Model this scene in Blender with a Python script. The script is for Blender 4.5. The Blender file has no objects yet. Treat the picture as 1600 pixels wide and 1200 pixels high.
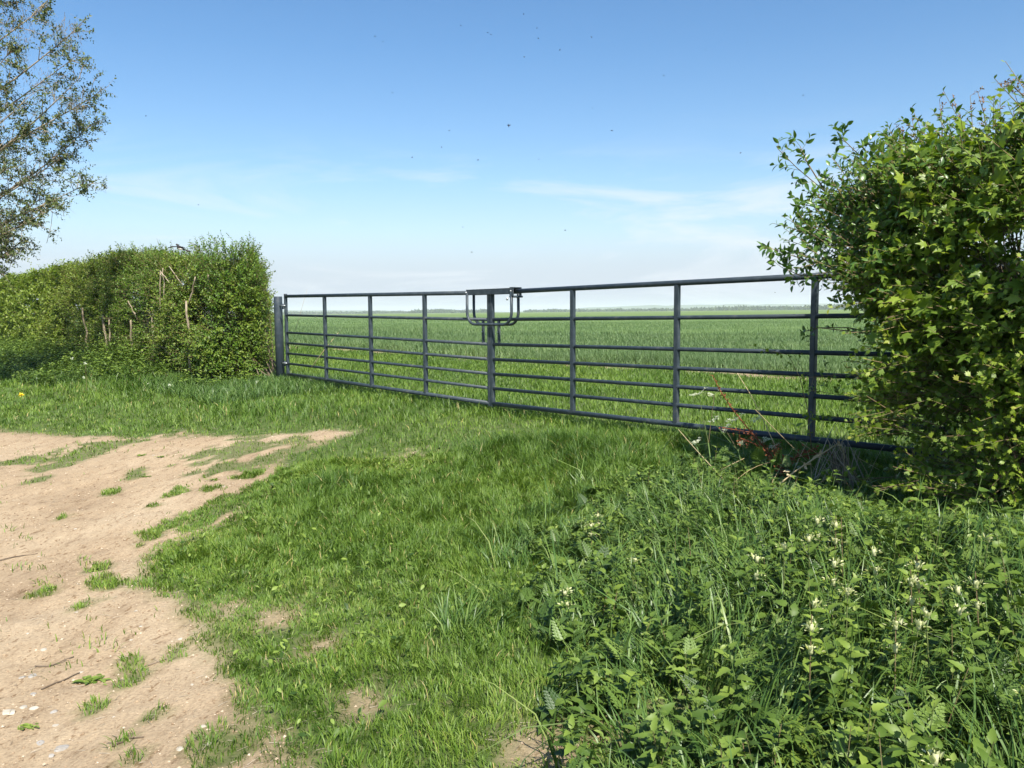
import bpy, math
import numpy as np
from math import sin, cos, pi, radians
rng = np.random.default_rng(7)
SC = bpy.context.scene
COL = SC.collection
UP = np.array([0, 0, 1.0])

# ------------------------------------------------------------------ camera
F, PITCH, ROLL, CZ = 1256.0, radians(5.07), radians(0.41), 1.035
cam = bpy.data.cameras.new('camera')
camo = bpy.data.objects.new('camera', cam); COL.objects.link(camo)
cam.sensor_width = 36; cam.lens = F/1600*36; cam.clip_end = 20000; cam.clip_start = .05
from mathutils import Matrix, Euler
camo.matrix_world = Matrix.Translation((0, 0, CZ)) @ Matrix.Rotation(pi/2-PITCH, 4, 'X') @ Matrix.Rotation(-ROLL, 4, 'Z')
SC.camera = camo
CAM = np.array([0, 0, CZ])

def ray(px, py):
    u, w = px-800, 600-py
    c, s = cos(ROLL), sin(ROLL)
    u, w = u*c+w*s, -u*s+w*c
    return np.array([u, F*cos(PITCH)+w*sin(PITCH), -F*sin(PITCH)+w*cos(PITCH)])
def at(px, py, Y):
    r = ray(px, py); return CAM + r*(Y/r[1])

# ------------------------------------------------------------------ terrain
G = np.array([-.2114, 8.2547]); GA = radians(-48.98)
GD = np.array([cos(GA), sin(GA)]); GN = np.array([-sin(GA), cos(GA)])   # along the gate, and away from the camera
GL = 1.17463
def uv(x, y):
    dx, dy = x-G[0], y-G[1]
    return dx*GD[0]+dy*GD[1], dx*GN[0]+dy*GN[1]
def pt(u, v): return G + u*GD + v*GN
def _h(ix, iy, s):
    v = np.sin(ix*127.1+iy*311.7+s*74.7)*43758.5453
    return v-np.floor(v)
def vn(x, y, s=0):
    x = np.asarray(x, float); y = np.asarray(y, float)
    ix, iy = np.floor(x), np.floor(y); fx, fy = x-ix, y-iy
    fx = fx*fx*(3-2*fx); fy = fy*fy*(3-2*fy)
    a = _h(ix, iy, s)*(1-fx)+_h(ix+1, iy, s)*fx
    b = _h(ix, iy+1, s)*(1-fx)+_h(ix+1, iy+1, s)*fx
    return a*(1-fy)+b*fy
def fbm(x, y, s=0, o=3):
    t, a, n = 0, .5, 0
    for i in range(o):
        t = t+a*vn(x*2**i, y*2**i, s+i); n += a; a *= .5
    return t/n*2-1
def sst(a, b, x):
    t = np.clip((np.asarray(x, float)-a)/(b-a), 0, 1); return t*t*(3-2*t)
def gh(x, y):
    u, v = uv(x, y)
    z = -.30*sst(.2, 4.6, -v)
    near = 1-sst(15, 40, np.hypot(x, y))
    z = z+near*(.035*fbm(x*.7, y*.7, 5)+.012*fbm(x*3, y*3, 9)*(1-.4*sst(0, .5, v)))
    z = z+.18*sst(0, 2.5, u-3.2)*sst(.2, 2.2, -v)*(1-sst(15, 30, np.hypot(x, y)))      # the bank under the right hedge
    z = z+ .12*sst(-5.5, -8, u)*np.exp(-((v+1.2)/1.6)**2)*near
    return z
def gpt(px, py, dz=0):
    r = ray(px, py); r = r/np.linalg.norm(r)
    t = (CZ-dz)/max(-r[2], 1e-3)
    for _ in range(40):
        p = CAM+r*t; e = p[2]-gh(p[0], p[1])-dz
        t += e/max(-r[2], .05)*.7
    return CAM+r*t
def gpoly(pts, dz=0): return np.array([gpt(a, b, dz)[:2] for a, b in pts])
def sdist(x, y, poly):
    """signed distance, positive inside"""
    d = np.full(x.shape, 1e9); ins = np.zeros(x.shape, bool)
    n = len(poly)
    for i in range(n):
        x0, y0 = poly[i]; x1, y1 = poly[(i+1) % n]
        ex, ey = x1-x0, y1-y0
        t = np.clip(((x-x0)*ex+(y-y0)*ey)/(ex*ex+ey*ey+1e-12), 0, 1)
        d = np.minimum(d, np.hypot(x-x0-t*ex, y-y0-t*ey))
        c = ((y0 > y) != (y1 > y)) & (x < (x1-x0)*(y-y0)/((y1-y0) if y1 != y0 else 1e-9)+x0)
        ins ^= c
    return np.where(ins, d, -d)
TRACK = gpoly([(-1500, 655), (-600, 664), (0, 672), (130, 682), (250, 684), (400, 682), (520, 672), (560, 674), (520, 688), (440, 712), (430, 745), (405, 785), (340, 826),
               (235, 865), (225, 900), (300, 975), (345, 1050), (395, 1120), (430, 1200), (470, 1330), (540, 1700), (300, 3500), (-3000, 3500)])
HERB = gpoly([(1080, 706), (985, 745), (900, 778), (845, 850), (835, 930), (870, 1000), (862, 1080), (850, 1180), (870, 1330), (900, 2000), (3600, 3600), (2600, 1000), (1900, 850), (1450, 795), (1300, 758), (1180, 722)], .08)
PATCH = [(x, y, r) for x, y, r in [(870, 1165, .10), (500, 1010, .06), (565, 1098, .055), (350, 950, .07), (640, 712, .11), (430, 970, .06), (1015, 1150, .05), (250, 690, .25)]]
PATCHW = [(*gpt(x, y)[:2], r) for x, y, r in PATCH]
TUFT = [(x, y, r) for x, y, r in [(130, 705, .45), (205, 690, .3), (370, 702, .42), (320, 712, .32), (430, 715, .3), (470, 700, .2), (400, 740, .2), (415, 760, .15), (300, 740, .12), (455, 690, .2), (280, 770, .12), (330, 765, .12), (355, 728, .25), (320, 802, .2), (345, 785, .2), (385, 780, .2), (250, 828, .18), (290, 830, .16),
        (175, 915, .13), (160, 905, .08), (75, 922, .08), (200, 1065, .075), (205, 1040, .06), (150, 890, .07), (145, 1110, .05), (275, 1018, .09), (240, 1119, .045), (375, 1165, .13), (345, 1150, .1), (190, 1160, .03), (270, 905, .1),
        (360, 1010, .1), (205, 1188, .05), (50, 650, .4), (60, 750, .1), (180, 768, .1), (240, 790, .1), (100, 808, .07), (130, 945, .04), (30, 722, .3), (90, 726, .25), (215, 740, .15)]]
TUFTW = [(*gpt(x, y)[:2], r) for x, y, r in TUFT]
def bare(x, y):
    """> 0 on bare soil, < 0 under grass, in metres from the edge"""
    x = np.asarray(x, float); y = np.asarray(y, float)
    s = sdist(x, y, TRACK)+.07*fbm(x*2.1, y*2.1, 31)+.09*fbm(x*7, y*7, 37, 3)
    for a, b, r in TUFTW:
        d = np.hypot(x-a, (y-b)*.6)-r*.55*(1+1.3*fbm(x*8, y*8, 3))
        s = np.where(s > 0, np.minimum(s, np.maximum(d*3, -.05)), s)
    for a, b, r in PATCHW:
        d = r*(1+1.1*fbm(x*9, y*9, 4))-np.hypot(x-a, (y-b)*.7)
        s = np.maximum(s, np.maximum(d*1.0, -9))
    return s
FE = 6.35                       # the crop begins this far beyond the gate
def edge_off(u): return FE+.28*fbm(u*.9, u*0+2.2, 61)

# ------------------------------------------------------------------ mesh building
class MB:
    def __init__(s): s.V = []; s.F = []; s.A = []; s.n = 0
    def add(s, V, Fs, a=None, mat=0):
        V = np.asarray(V, np.float32).reshape(-1, 3)
        for f in Fs:
            f = np.asarray(f, np.int64)
            if f.size: s.F.append((f+s.n, mat))
        s.V.append(V)
        if a is None: a = .5
        s.A.append(np.broadcast_to(np.asarray(a, np.float32), (len(V),)) if np.ndim(a) == 0 else np.asarray(a, np.float32))
        s.n += len(V)
    def obj(s, name, mats, parent=None, smooth=True, loc=None):
        V = np.concatenate(s.V) if s.V else np.zeros((0, 3), np.float32)
        A = np.concatenate(s.A) if s.A else np.zeros(0, np.float32)
        off = np.array(parent['_w'] if parent is not None else (loc if loc is not None else (0, 0, 0)), np.float32)
        if parent is None and loc is None: off = np.zeros(3, np.float32)
        V = V-off
        me = bpy.data.meshes.new(name)
        me.vertices.add(len(V)); me.vertices.foreach_set('co', V.ravel())
        loops, starts, mi, c = [], [], [], 0
        for f, m in s.F:
            k = f.shape[1]; loops.append(f.ravel()); starts.append(c+np.arange(len(f))*k); c += f.size
            mi.append(np.full(len(f), m))
        loops = np.concatenate(loops); starts = np.concatenate(starts); mi = np.concatenate(mi)
        me.loops.add(len(loops)); me.loops.foreach_set('vertex_index', loops.astype(np.int32))
        me.polygons.add(len(starts)); me.polygons.foreach_set('loop_start', starts.astype(np.int32))
        me.polygons.foreach_set('material_index', mi.astype(np.int32))
        me.polygons.foreach_set('use_smooth', np.full(len(starts), smooth))
        at_ = me.attributes.new('rnd', 'FLOAT', 'POINT'); at_.data.foreach_set('value', A)
        me.update(calc_edges=True); me.validate()
        if not isinstance(mats, (list, tuple)): mats = [mats]
        for m in mats: me.materials.append(m)
        o = bpy.data.objects.new(name, me); COL.objects.link(o)
        if parent is not None:
            o.parent = parent; o['_w'] = list(map(float, parent['_w']))
        else:
            o.location = off.tolist(); o['_w'] = off.tolist()
        return o
def empty(name, loc):
    o = bpy.data.objects.new(name, None); COL.objects.link(o); o.location = tuple(map(float, loc)); o['_w'] = list(map(float, loc)); o.empty_display_size = .1
    return o
def tag(o, label=None, cat=None, group=None, kind=None):
    if label: o['label'] = label
    if cat: o['category'] = cat
    if group: o['group'] = group
    if kind: o['kind'] = kind
    return o
def nrm(a): return a/np.maximum(np.linalg.norm(a, axis=-1, keepdims=True), 1e-9)
def frames(D, N):
    D = nrm(D); S = nrm(np.cross(D, N)); N = np.cross(S, D)
    return np.stack([S, D, N], axis=2)          # columns side, dir, normal
def scatter(mb, tmpl, P, R, S, a=None, mat=0):
    TV, TF = tmpl; n = len(P)
    if n == 0: return
    S = np.asarray(S, float)
    if S.ndim == 1: S = S[:, None]*np.ones((1, 3))
    V = P[:, None, :]+np.einsum('nij,nkj->nki', R, TV[None]*S[:, None, :])
    k = len(TV); off = (np.arange(n)*k)[:, None, None]
    if a is None: a = rng.random(n)
    mb.add(V.reshape(-1, 3), [(f[None]+off).reshape(-1, f.shape[1]) for f in TF], np.repeat(a, k), mat)
def rdir(n, zb=0.):
    d = rng.normal(size=(n, 3)); d[:, 2] += zb; return nrm(d)

# templates -----------------------------------------------------------
def leaf_t(n=3, w=.5, fold=.25, curl=.2, serr=0., peak=.4, stalk=0.):
    t = np.linspace(0, 1, n+1)
    zz = -curl*t*t
    mid = np.stack([0*t, t, zz], 1)
    ti = t[1:-1]
    wid = np.where(ti < peak, np.sin(ti/peak*pi/2), np.cos((ti-peak)/(1-peak)*pi/2)**.8)*w/2
    if serr: wid = wid*np.where(np.arange(len(ti)) % 2 == 0, 1, 1-serr)
    L = np.stack([-wid, ti-.03*(serr > 0), -curl*ti**2+fold*wid], 1); Rr = L*[-1, 1, 1]
    V = np.concatenate([mid, L, Rr]); l0 = n+1; r0 = n+1+n-1
    T = [[0, 1, l0], [0, r0, 1], [n, l0+n-2, n-1], [n, n-1, r0+n-2]]; Q = []
    for i in range(n-2):
        Q += [[i+1, i+2, l0+i+1, l0+i], [i+1, r0+i, r0+i+1, i+2]]
    V[:, 1] += stalk
    return V, [np.array(T)]+([np.array(Q)] if Q else [])
def lobed_t(lobes, sinus, cy=.4, sag=.25):
    pts = [(0, 0)]
    for i, (ang, r) in enumerate(lobes):
        for da, rr in ((-11, .72), (0, 1), (11, .74)):
            a = radians(ang+da); pts.append((cos(a)*r*rr, cy+sin(a)*r*rr))
        if i < len(lobes)-1:
            a = radians((ang+lobes[i+1][0])/2); pts.append((cos(a)*sinus, cy+sin(a)*sinus))
    V = np.array([(0, cy)]+pts); r = np.hypot(V[:, 0], V[:, 1]-cy)
    z = -sag*r*r+.10*np.abs(V[:, 0])
    V = np.column_stack([V, z]); n = len(pts)
    T = np.array([[0, 1+i, 1+(i+1) % n] for i in range(n)])
    return V, [T]
DIA = leaf_t(2, .55, .5, .15)
ELL = leaf_t(3, .5, .35, .2)
ELL5 = leaf_t(5, .48, .35, .3)
NET = leaf_t(9, .62, .35, .45, serr=.24, peak=.25, stalk=.18)
MAPLE = lobed_t([(-30, .40), (26, .54), (90, .64), (154, .54), (210, .40)], .29, sag=.55)
HAW = lobed_t([(10, .40), (50, .48), (90, .55), (130, .48), (170, .40)], .27, .42)
def frond_t(pairs=6, sub=ELL, ls=.34):
    V, Fs = [], {}
    n = 0
    def put(P, d, s):
        nonlocal n
        R = frames(np.array([d]), np.array([[0, 0, 1.]]))[0]
        v = np.array(P)+(sub[0]*s)@R.T; V.append(v)
        for f in sub[1]: Fs.setdefault(f.shape[1], []).append(f+n)
        n += len(v)
    for i in range(pairs):
        t = .25+.68*i/pairs; s = ls*(1-.65*i/pairs)
        for sg in (-1, 1):
            put((0, t, -.15*t*t), (sg*.85, .55, -.1), s)
            for j in (.35, .65):
                for s2 in (-1, 1):
                    put((sg*.85*s*j, t+.55*s*j, -.15*t*t), (sg*.85*.5+s2*.5*.6, .55*.5+.7*s2*(-sg)*.0+.35, 0), s*.45)
    put((0, .9, -.12), (0, 1, -.2), ls*.45)
    st = np.array([(-.012, 0, 0), (.012, 0, 0), (.006, 1, -.15), (-.006, 1, -.15)]); V.append(st); Fs.setdefault(4, []).append(np.array([[0, 1, 2, 3]])+n)
    return np.concatenate(V), [np.concatenate(f) for f in Fs.values()]
FROND = frond_t()

def strands(mb, P0, P1, P2, r0, r1, segs=4, sides=3, a=None, mat=0):
    """tapering tubes along quadratic curves"""
    P0, P1, P2 = [np.atleast_2d(np.asarray(p, float)) for p in (P0, P1, P2)]
    n = len(P0)
    if n == 0: return
    r0 = np.broadcast_to(r0, (n,)); r1 = np.broadcast_to(r1, (n,))
    t = np.linspace(0, 1, segs+1)[None, :, None]
    C = (1-t)**2*P0[:, None]+2*t*(1-t)*P1[:, None]+t*t*P2[:, None]
    T = nrm(2*(1-t)*(P1-P0)[:, None]+2*t*(P2-P1)[:, None]+1e-9)
    h = np.where(np.abs(nrm(P2-P0)[:, 2:3]) > .9, [[1., 0, 0]], [[0, 0, 1.]])[:, None]
    A = nrm(np.cross(T, h)); B = np.cross(T, A)
    r = (r0[:, None]*(1-t[..., 0])+r1[:, None]*t[..., 0])
    ph = np.arange(sides)*2*pi/sides
    V = C[:, :, None]+r[:, :, None, None]*(A[:, :, None]*np.cos(ph)[None, None, :, None]+B[:, :, None]*np.sin(ph)[None, None, :, None])
    idx = []
    for i in range(segs):
        for j in range(sides):
            j2 = (j+1) % sides; idx.append([i*sides+j, i*sides+j2, (i+1)*sides+j2, (i+1)*sides+j])
    idx = np.array(idx); k = (segs+1)*sides
    if a is None: a = rng.random(n)
    mb.add(V.reshape(-1, 3), [(idx[None]+(np.arange(n)*k)[:, None, None]).reshape(-1, 4)], np.repeat(np.broadcast_to(a, (n,)), k), mat)
def poly_tube(mb, pts, r, sides=8, a=.5, cap=True, mat=0):
    """a tube through points with mitred corners; r a number or list"""
    P = np.array(pts, float); n = len(P); r = np.broadcast_to(np.asarray(r, float), (n,))
    T = np.zeros_like(P); T[0] = P[1]-P[0]; T[-1] = P[-1]-P[-2]
    if n > 2: T[1:-1] = nrm(P[2:]-P[1:-1])+nrm(P[1:-1]-P[:-2])
    T = nrm(T); h = np.array([0, 0, 1.]) if abs(T[0][2]) < .9 else np.array([1., 0, 0])
    V = []; A = nrm(np.cross(T[0], h))
    for i in range(n):
        A = nrm(A-T[i]*np.dot(A, T[i])); B = np.cross(T[i], A)
        for j in range(sides): V.append(P[i]+r[i]*(A*cos(2*pi*j/sides)+B*sin(2*pi*j/sides)))
    Q = [[i*sides+j, i*sides+(j+1) % sides, (i+1)*sides+(j+1) % sides, (i+1)*sides+j] for i in range(n-1) for j in range(sides)]
    Fs = [np.array(Q)]
    if cap: Fs.append(np.array([[j for j in range(sides)][::-1], [(n-1)*sides+j for j in range(sides)]]))
    mb.add(V, Fs, a, mat)
def box(mb, c, ax, ay, az, a=.5, bev=.004, mat=0):
    """bevelled box: centre and three half-axis vectors"""
    c, ax, ay, az = [np.array(q, float) for q in (c, ax, ay, az)]
    import bmesh
    bm = bmesh.new(); bmesh.ops.create_cube(bm, size=2)
    for v in bm.verts: v.co = (v.co[0]*np.linalg.norm(ax), v.co[1]*np.linalg.norm(ay), v.co[2]*np.linalg.norm(az))
    if bev: bmesh.ops.bevel(bm, geom=bm.edges[:], offset=bev, segments=2, affect='EDGES', clamp_overlap=True)
    bm.verts.index_update()
    M = np.stack([nrm(ax), nrm(ay), nrm(az)], 1)
    V = np.array([v.co[:] for v in bm.verts])@M.T+c
    d = {}
    for f in bm.faces: d.setdefault(len(f.verts), []).append([v.index for v in f.verts])
    bm.free(); mb.add(V, [np.array(x) for x in d.values()], a, mat)

def blades(mb, P, h, w, lean=.5, az=None, levels=3, a=None):
    n = len(P)
    if n == 0: return
    if az is None: az = rng.random(n)*2*pi
    lean = np.broadcast_to(lean, (n,))*rng.uniform(.3, 1.3, n)
    D = np.stack([np.cos(az), np.sin(az), 0*az], 1)
    sa = az+pi/2+rng.normal(0, .5, n); S = np.stack([np.cos(sa), np.sin(sa), 0*sa], 1)
    ts = {3: [(0, .8), (.4, 1), (.75, .7)], 2: [(0, .9), (.5, 1)], 1: [(0, 1)]}[levels]
    L = []
    def pos(t): return P+D*(lean*h*t**1.8)[:, None]+UP*(h*(t-.38*np.minimum(lean, 1.2)*t**2.6))[:, None]
    for t, k in ts:
        c = pos(t); L += [c-S*(w*k/2)[:, None], c+S*(w*k/2)[:, None]]
    L.append(pos(1.0)); k = len(L)
    V = np.stack(L, 1); off = (np.arange(n)*k)[:, None, None]
    q = [[2*i, 2*i+1, 2*i+3, 2*i+2] for i in range(len(ts)-1)]
    Fs = []
    if q: Fs.append((np.array(q)[None]+off).reshape(-1, 4))
    m = 2*(len(ts)-1); Fs.append((np.array([[m, m+1, k-1]])[None]+off).reshape(-1, 3))
    if a is None: a = rng.random(n)
    mb.add(V.reshape(-1, 3), Fs, np.repeat(a, k))
def shoots(mb, tmpl, O, D, L, k, size, spread=1., bend=.0, upn=.6, tw=None, twmat=1, twr=.0025, pairs=False, tip=.25, base=.15, drop=.15, abias=0., asc=.7, sd=.25):
    """leafy shoots: leaves set along curved twigs"""
    n = len(O); D = nrm(D); L = np.broadcast_to(L, (n,))
    E = O+D*L[:, None]+UP*(bend*L)[:, None]; M = O+D*(L*.55)[:, None]
    if tw is not False: strands(mb, O, M, E, twr, twr*.5, 3, 3, mat=twmat)
    j = np.arange(k); t = base+(1-base)*((j//2*2+1 if pairs else j+.8)/k); t = np.clip(t, 0, 1)
    T = t[None, :, None]
    P = (1-T)**2*O[:, None]+2*T*(1-T)*M[:, None]+T*T*E[:, None]
    h = np.where(np.abs(D[:, 2:3]) > .9, [[1., 0, 0]], [[0, 0, 1.]]); A = nrm(np.cross(D, h)); B = np.cross(D, A)
    ang = (j//2*(pi/2)+(j % 2)*pi if pairs else j*2.399)
    ang = ang[None]+rng.random((n, 1))*6.28+rng.normal(0, .25, (n, k))
    rad = A[:, None]*np.cos(ang)[..., None]+B[:, None]*np.sin(ang)[..., None]
    fw = (.35+.5*t)[None, :, None]
    dirs = nrm(rad*spread+D[:, None]*fw+UP*(.15)-UP*drop*(1-T)+rng.normal(0, .18, (n, k, 3)))
    N = nrm(UP*upn+D[:, None]*.5+rng.normal(0, .35, (n, k, 3)))
    s = size*(1-(.45 if pairs else .35)*t[None]**1.5)*rng.uniform(1-sd, 1+sd, (n, k))
    keep = rng.random((n, k)) > drop*.5
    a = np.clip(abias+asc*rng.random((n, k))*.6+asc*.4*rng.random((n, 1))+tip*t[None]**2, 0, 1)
    P, dirs, N, s, a = P[keep], dirs[keep], N[keep], s[keep], a[keep]
    R = frames(dirs, N); sc = np.stack([s*rng.uniform(.8, 1.15, len(s)), s, s], 1)
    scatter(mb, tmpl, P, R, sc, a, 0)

# ------------------------------------------------------------------ materials
def newmat(name):
    m = bpy.data.materials.new(name); m.use_nodes = True; nt = m.node_tree; nt.nodes.clear()
    return m, nt, (lambda t, **k: _nd(nt, t, **k)), nt.links.new
def _nd(nt, t, **k):
    n = nt.nodes.new(t)
    for a, b in k.items():
        if a.startswith('in_'):
            key = a[3:]; n.inputs[int(key) if key.isdigit() else key.replace('_', ' ')].default_value = b
        else: setattr(n, a, b)
    return n
def ramp(nt, stops, interp='LINEAR'):
    r = nt.nodes.new('ShaderNodeValToRGB'); e = r.color_ramp; e.interpolation = interp
    while len(e.elements) > 1: e.elements.remove(e.elements[-1])
    e.elements[0].position = stops[0][0]; e.elements[0].color = (*stops[0][1], 1)
    for p, c in stops[1:]:
        q = e.elements.new(p); q.color = (*c, 1)
    return r
def leafmat(name, stops, rough=.5, trans=.3, patch=.25, pscale=1.2, spec=.4, pcol=(1.25, 1.15, .8), tcol=(1.2, 1.25, .45)):
    m, nt, N, L = newmat(name)
    at_ = N('ShaderNodeAttribute', attribute_name='rnd'); r = ramp(nt, stops); L(at_.outputs['Fac'], r.inputs[0])
    geo = N('ShaderNodeNewGeometry'); no = N('ShaderNodeTexNoise'); no.inputs['Scale'].default_value = pscale; no.inputs['Detail'].default_value = 3
    L(geo.outputs['Position'], no.inputs['Vector'])
    mr = N('ShaderNodeMapRange'); mr.inputs['From Min'].default_value = .35; mr.inputs['From Max'].default_value = .65; L(no.outputs['Fac'], mr.inputs['Value'])
    mul = N('ShaderNodeMix', data_type='RGBA', blend_type='MULTIPLY'); L(r.outputs[0], mul.inputs['A']); mul.inputs['B'].default_value = (*pcol, 1)
    pm = N('ShaderNodeMath', operation='MULTIPLY', in_1=patch*2); L(mr.outputs[0], pm.inputs[0]); L(pm.outputs[0], mul.inputs['Factor'])
    b = N('ShaderNodeBsdfPrincipled'); L(mul.outputs['Result'], b.inputs['Base Color']); b.inputs['Roughness'].default_value = rough; b.inputs['Specular IOR Level'].default_value = spec
    tr = N('ShaderNodeBsdfTranslucent'); tm = N('ShaderNodeMix', data_type='RGBA', blend_type='MULTIPLY'); tm.inputs['Factor'].default_value = 1
    L(mul.outputs['Result'], tm.inputs['A']); tm.inputs['B'].default_value = (*tcol, 1); L(tm.outputs['Result'], tr.inputs['Color'])
    mx = N('ShaderNodeMixShader'); mx.inputs[0].default_value = trans; L(b.outputs[0], mx.inputs[1]); L(tr.outputs[0], mx.inputs[2])
    o = N('ShaderNodeOutputMaterial'); L(mx.outputs[0], o.inputs[0]); return m
def plain(name, stops, rough=.7, scale=20, spec=.3, metal=0, bump=.0, bscale=60, attr=False):
    m, nt, N, L = newmat(name)
    geo = N('ShaderNodeNewGeometry'); no = N('ShaderNodeTexNoise'); no.inputs['Scale'].default_value = scale; no.inputs['Detail'].default_value = 5
    L(geo.outputs['Position'], no.inputs['Vector']); r = ramp(nt, stops)
    if attr:
        at_ = N('ShaderNodeAttribute', attribute_name='rnd'); L(at_.outputs['Fac'], r.inputs[0])
    else:
        mr = N('ShaderNodeMapRange'); mr.inputs['From Min'].default_value = .3; mr.inputs['From Max'].default_value = .7; L(no.outputs['Fac'], mr.inputs['Value']); L(mr.outputs[0], r.inputs[0])
    b = N('ShaderNodeBsdfPrincipled'); L(r.outputs[0], b.inputs['Base Color']); b.inputs['Roughness'].default_value = rough; b.inputs['Specular IOR Level'].default_value = spec; b.inputs['Metallic'].default_value = metal
    if bump:
        n2 = N('ShaderNodeTexNoise'); n2.inputs['Scale'].default_value = bscale; L(geo.outputs['Position'], n2.inputs['Vector'])
        bp = N('ShaderNodeBump'); bp.inputs['Strength'].default_value = bump; bp.inputs['Distance'].default_value = .01; L(n2.outputs['Fac'], bp.inputs['Height']); L(bp.outputs[0], b.inputs['Normal'])
    o = N('ShaderNodeOutputMaterial'); L(b.outputs[0], o.inputs[0]); return m

M_lawn = leafmat('lawn_grass', [(0, (.05, .112, .017)), (.45, (.110, .197, .028)), (.82, (.18, .27, .045)), (.93, (.24, .30, .075)), (1, (.42, .36, .16))], .5, .35, .3, .9)
M_long = leafmat('long_grass', [(0, (.05, .11, .024)), (.5, (.09, .17, .036)), (.85, (.15, .235, .055)), (1, (.25, .30, .10))], .42, .22, .2, 1.5, pcol=(1.2, 1.1, .9))
M_crop = leafmat('wheat_blades', [(0, (.07, .135, .048)), (.5, (.115, .19, .07)), (.85, (.17, .25, .095)), (1, (.20, .27, .10))], .5, .25, .25, .35, pcol=(1.15, 1.1, .85))
M_net = leafmat('nettle_leaf', [(0, (.025, .058, .010)), (.4, (.080, .138, .023)), (.8, (.175, .250, .045)), (1, (.20, .28, .065))], .5, .18, .25, 2, spec=.3)
M_weed = leafmat('weed_leaf', [(0, (.04, .085, .015)), (.6, (.11, .175, .03)), (1, (.20, .27, .06))], .5, .22, .25, 2)
M_frond = leafmat('parsley_leaf', [(0, (.03, .07, .014)), (.6, (.09, .155, .03)), (1, (.16, .24, .055))], .45, .18, .2, 2)
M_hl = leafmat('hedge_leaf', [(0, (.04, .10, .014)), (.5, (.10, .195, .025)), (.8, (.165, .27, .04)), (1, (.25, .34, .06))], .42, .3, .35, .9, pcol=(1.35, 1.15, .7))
M_hy = leafmat('yellow_hedge_leaf', [(0, (.07, .125, .018)), (.5, (.16, .23, .03)), (.85, (.24, .31, .05)), (1, (.36, .36, .09))], .45, .3, .3, 1.2)
M_priv = leafmat('blackthorn_leaf', [(0, (.04, .10, .02)), (.5, (.10, .19, .034)), (.85, (.17, .28, .055)), (1, (.20, .26, .08))], .35, .3, .2, 2, spec=.55)
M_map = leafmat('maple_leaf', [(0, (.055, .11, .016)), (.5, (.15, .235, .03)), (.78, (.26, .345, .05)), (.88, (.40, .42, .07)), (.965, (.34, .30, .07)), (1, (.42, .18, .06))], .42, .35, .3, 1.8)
M_haw = leafmat('hawthorn_leaf', [(0, (.06, .115, .016)), (.5, (.16, .245, .032)), (.85, (.28, .36, .052)), (1, (.33, .32, .07))], .4, .35, .3, 2.5)
M_tree = leafmat('tree_leaf', [(0, (.035, .065, .018)), (.5, (.08, .115, .03)), (.8, (.15, .175, .045)), (1, (.22, .19, .09))], .55, .2, .2, .8)
M_seed = plain('tree_catkin', [(0, (.17, .14, .10)), (1, (.30, .26, .19))], .8, attr=True)
M_bark = plain('pale_bark', [(0, (.20, .15, .10)), (1, (.42, .35, .25))], .8, 14, bump=.4)
M_bark2 = plain('brown_bark', [(0, (.09, .065, .045)), (1, (.22, .17, .12))], .85, 10, bump=.4)
M_twig = plain('green_twig', [(0, (.12, .12, .04)), (.6, (.18, .13, .07)), (1, (.28, .20, .10))], .7, attr=True)
M_stem = plain('herb_stem', [(0, (.07, .14, .03)), (.7, (.12, .18, .05)), (1, (.16, .11, .06))], .6, attr=True)
M_straw = plain('straw', [(0, (.36, .27, .14)), (1, (.58, .47, .28))], .7, attr=True)
M_dead = plain('dead_stalk', [(0, (.22, .17, .11)), (1, (.48, .42, .33))], .8, attr=True)
M_dock = plain('dock_seed', [(0, (.14, .04, .018)), (1, (.33, .11, .045))], .8, attr=True)
M_cream = leafmat('cream_petal', [(0, (.50, .53, .22)), (1, (.72, .71, .48))], .6, .3, 0)
M_white = leafmat('white_petal', [(0, (.62, .66, .50)), (1, (.84, .85, .80))], .6, .3, 0)
M_yellow = plain('yellow_petal', [(0, (.75, .52, .02)), (1, (.85, .65, .05))], .6)
M_red = leafmat('red_young_leaf', [(0, (.16, .08, .03)), (.5, (.24, .10, .05)), (1, (.22, .19, .06))], .45, .3, 0)
M_gate = plain('painted_steel', [(0, (.025, .037, .047)), (.55, (.036, .050, .062)), (.85, (.052, .066, .076)), (1, (.08, .085, .082))], .5, 14, .45, bump=.05, bscale=200)
M_galv = plain('galvanised_steel', [(0, (.45, .46, .47)), (1, (.62, .63, .64))], .45, 30, metal=.7)
M_fly = plain('dark_insect', [(0, (.01, .01, .012)), (1, (.03, .03, .035))], .5)
M_bird = plain('dark_feather', [(0, (.03, .028, .03)), (1, (.07, .06, .055))], .7)
M_birdw = plain('pale_feather', [(0, (.5, .46, .40)), (1, (.65, .6, .54))], .8)
M_stone = plain('flint_stone', [(0, (.34, .30, .24)), (1, (.52, .47, .38))], .8, 40, bump=.3)
M_stoneg = plain('grey_stone', [(0, (.27, .245, .21)), (1, (.36, .335, .30))], .8, 40, bump=.3)
M_clod = plain('soil_clod', [(0, (.24, .165, .10)), (.6, (.38, .28, .18)), (1, (.55, .46, .35))], .95, attr=True)

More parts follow.
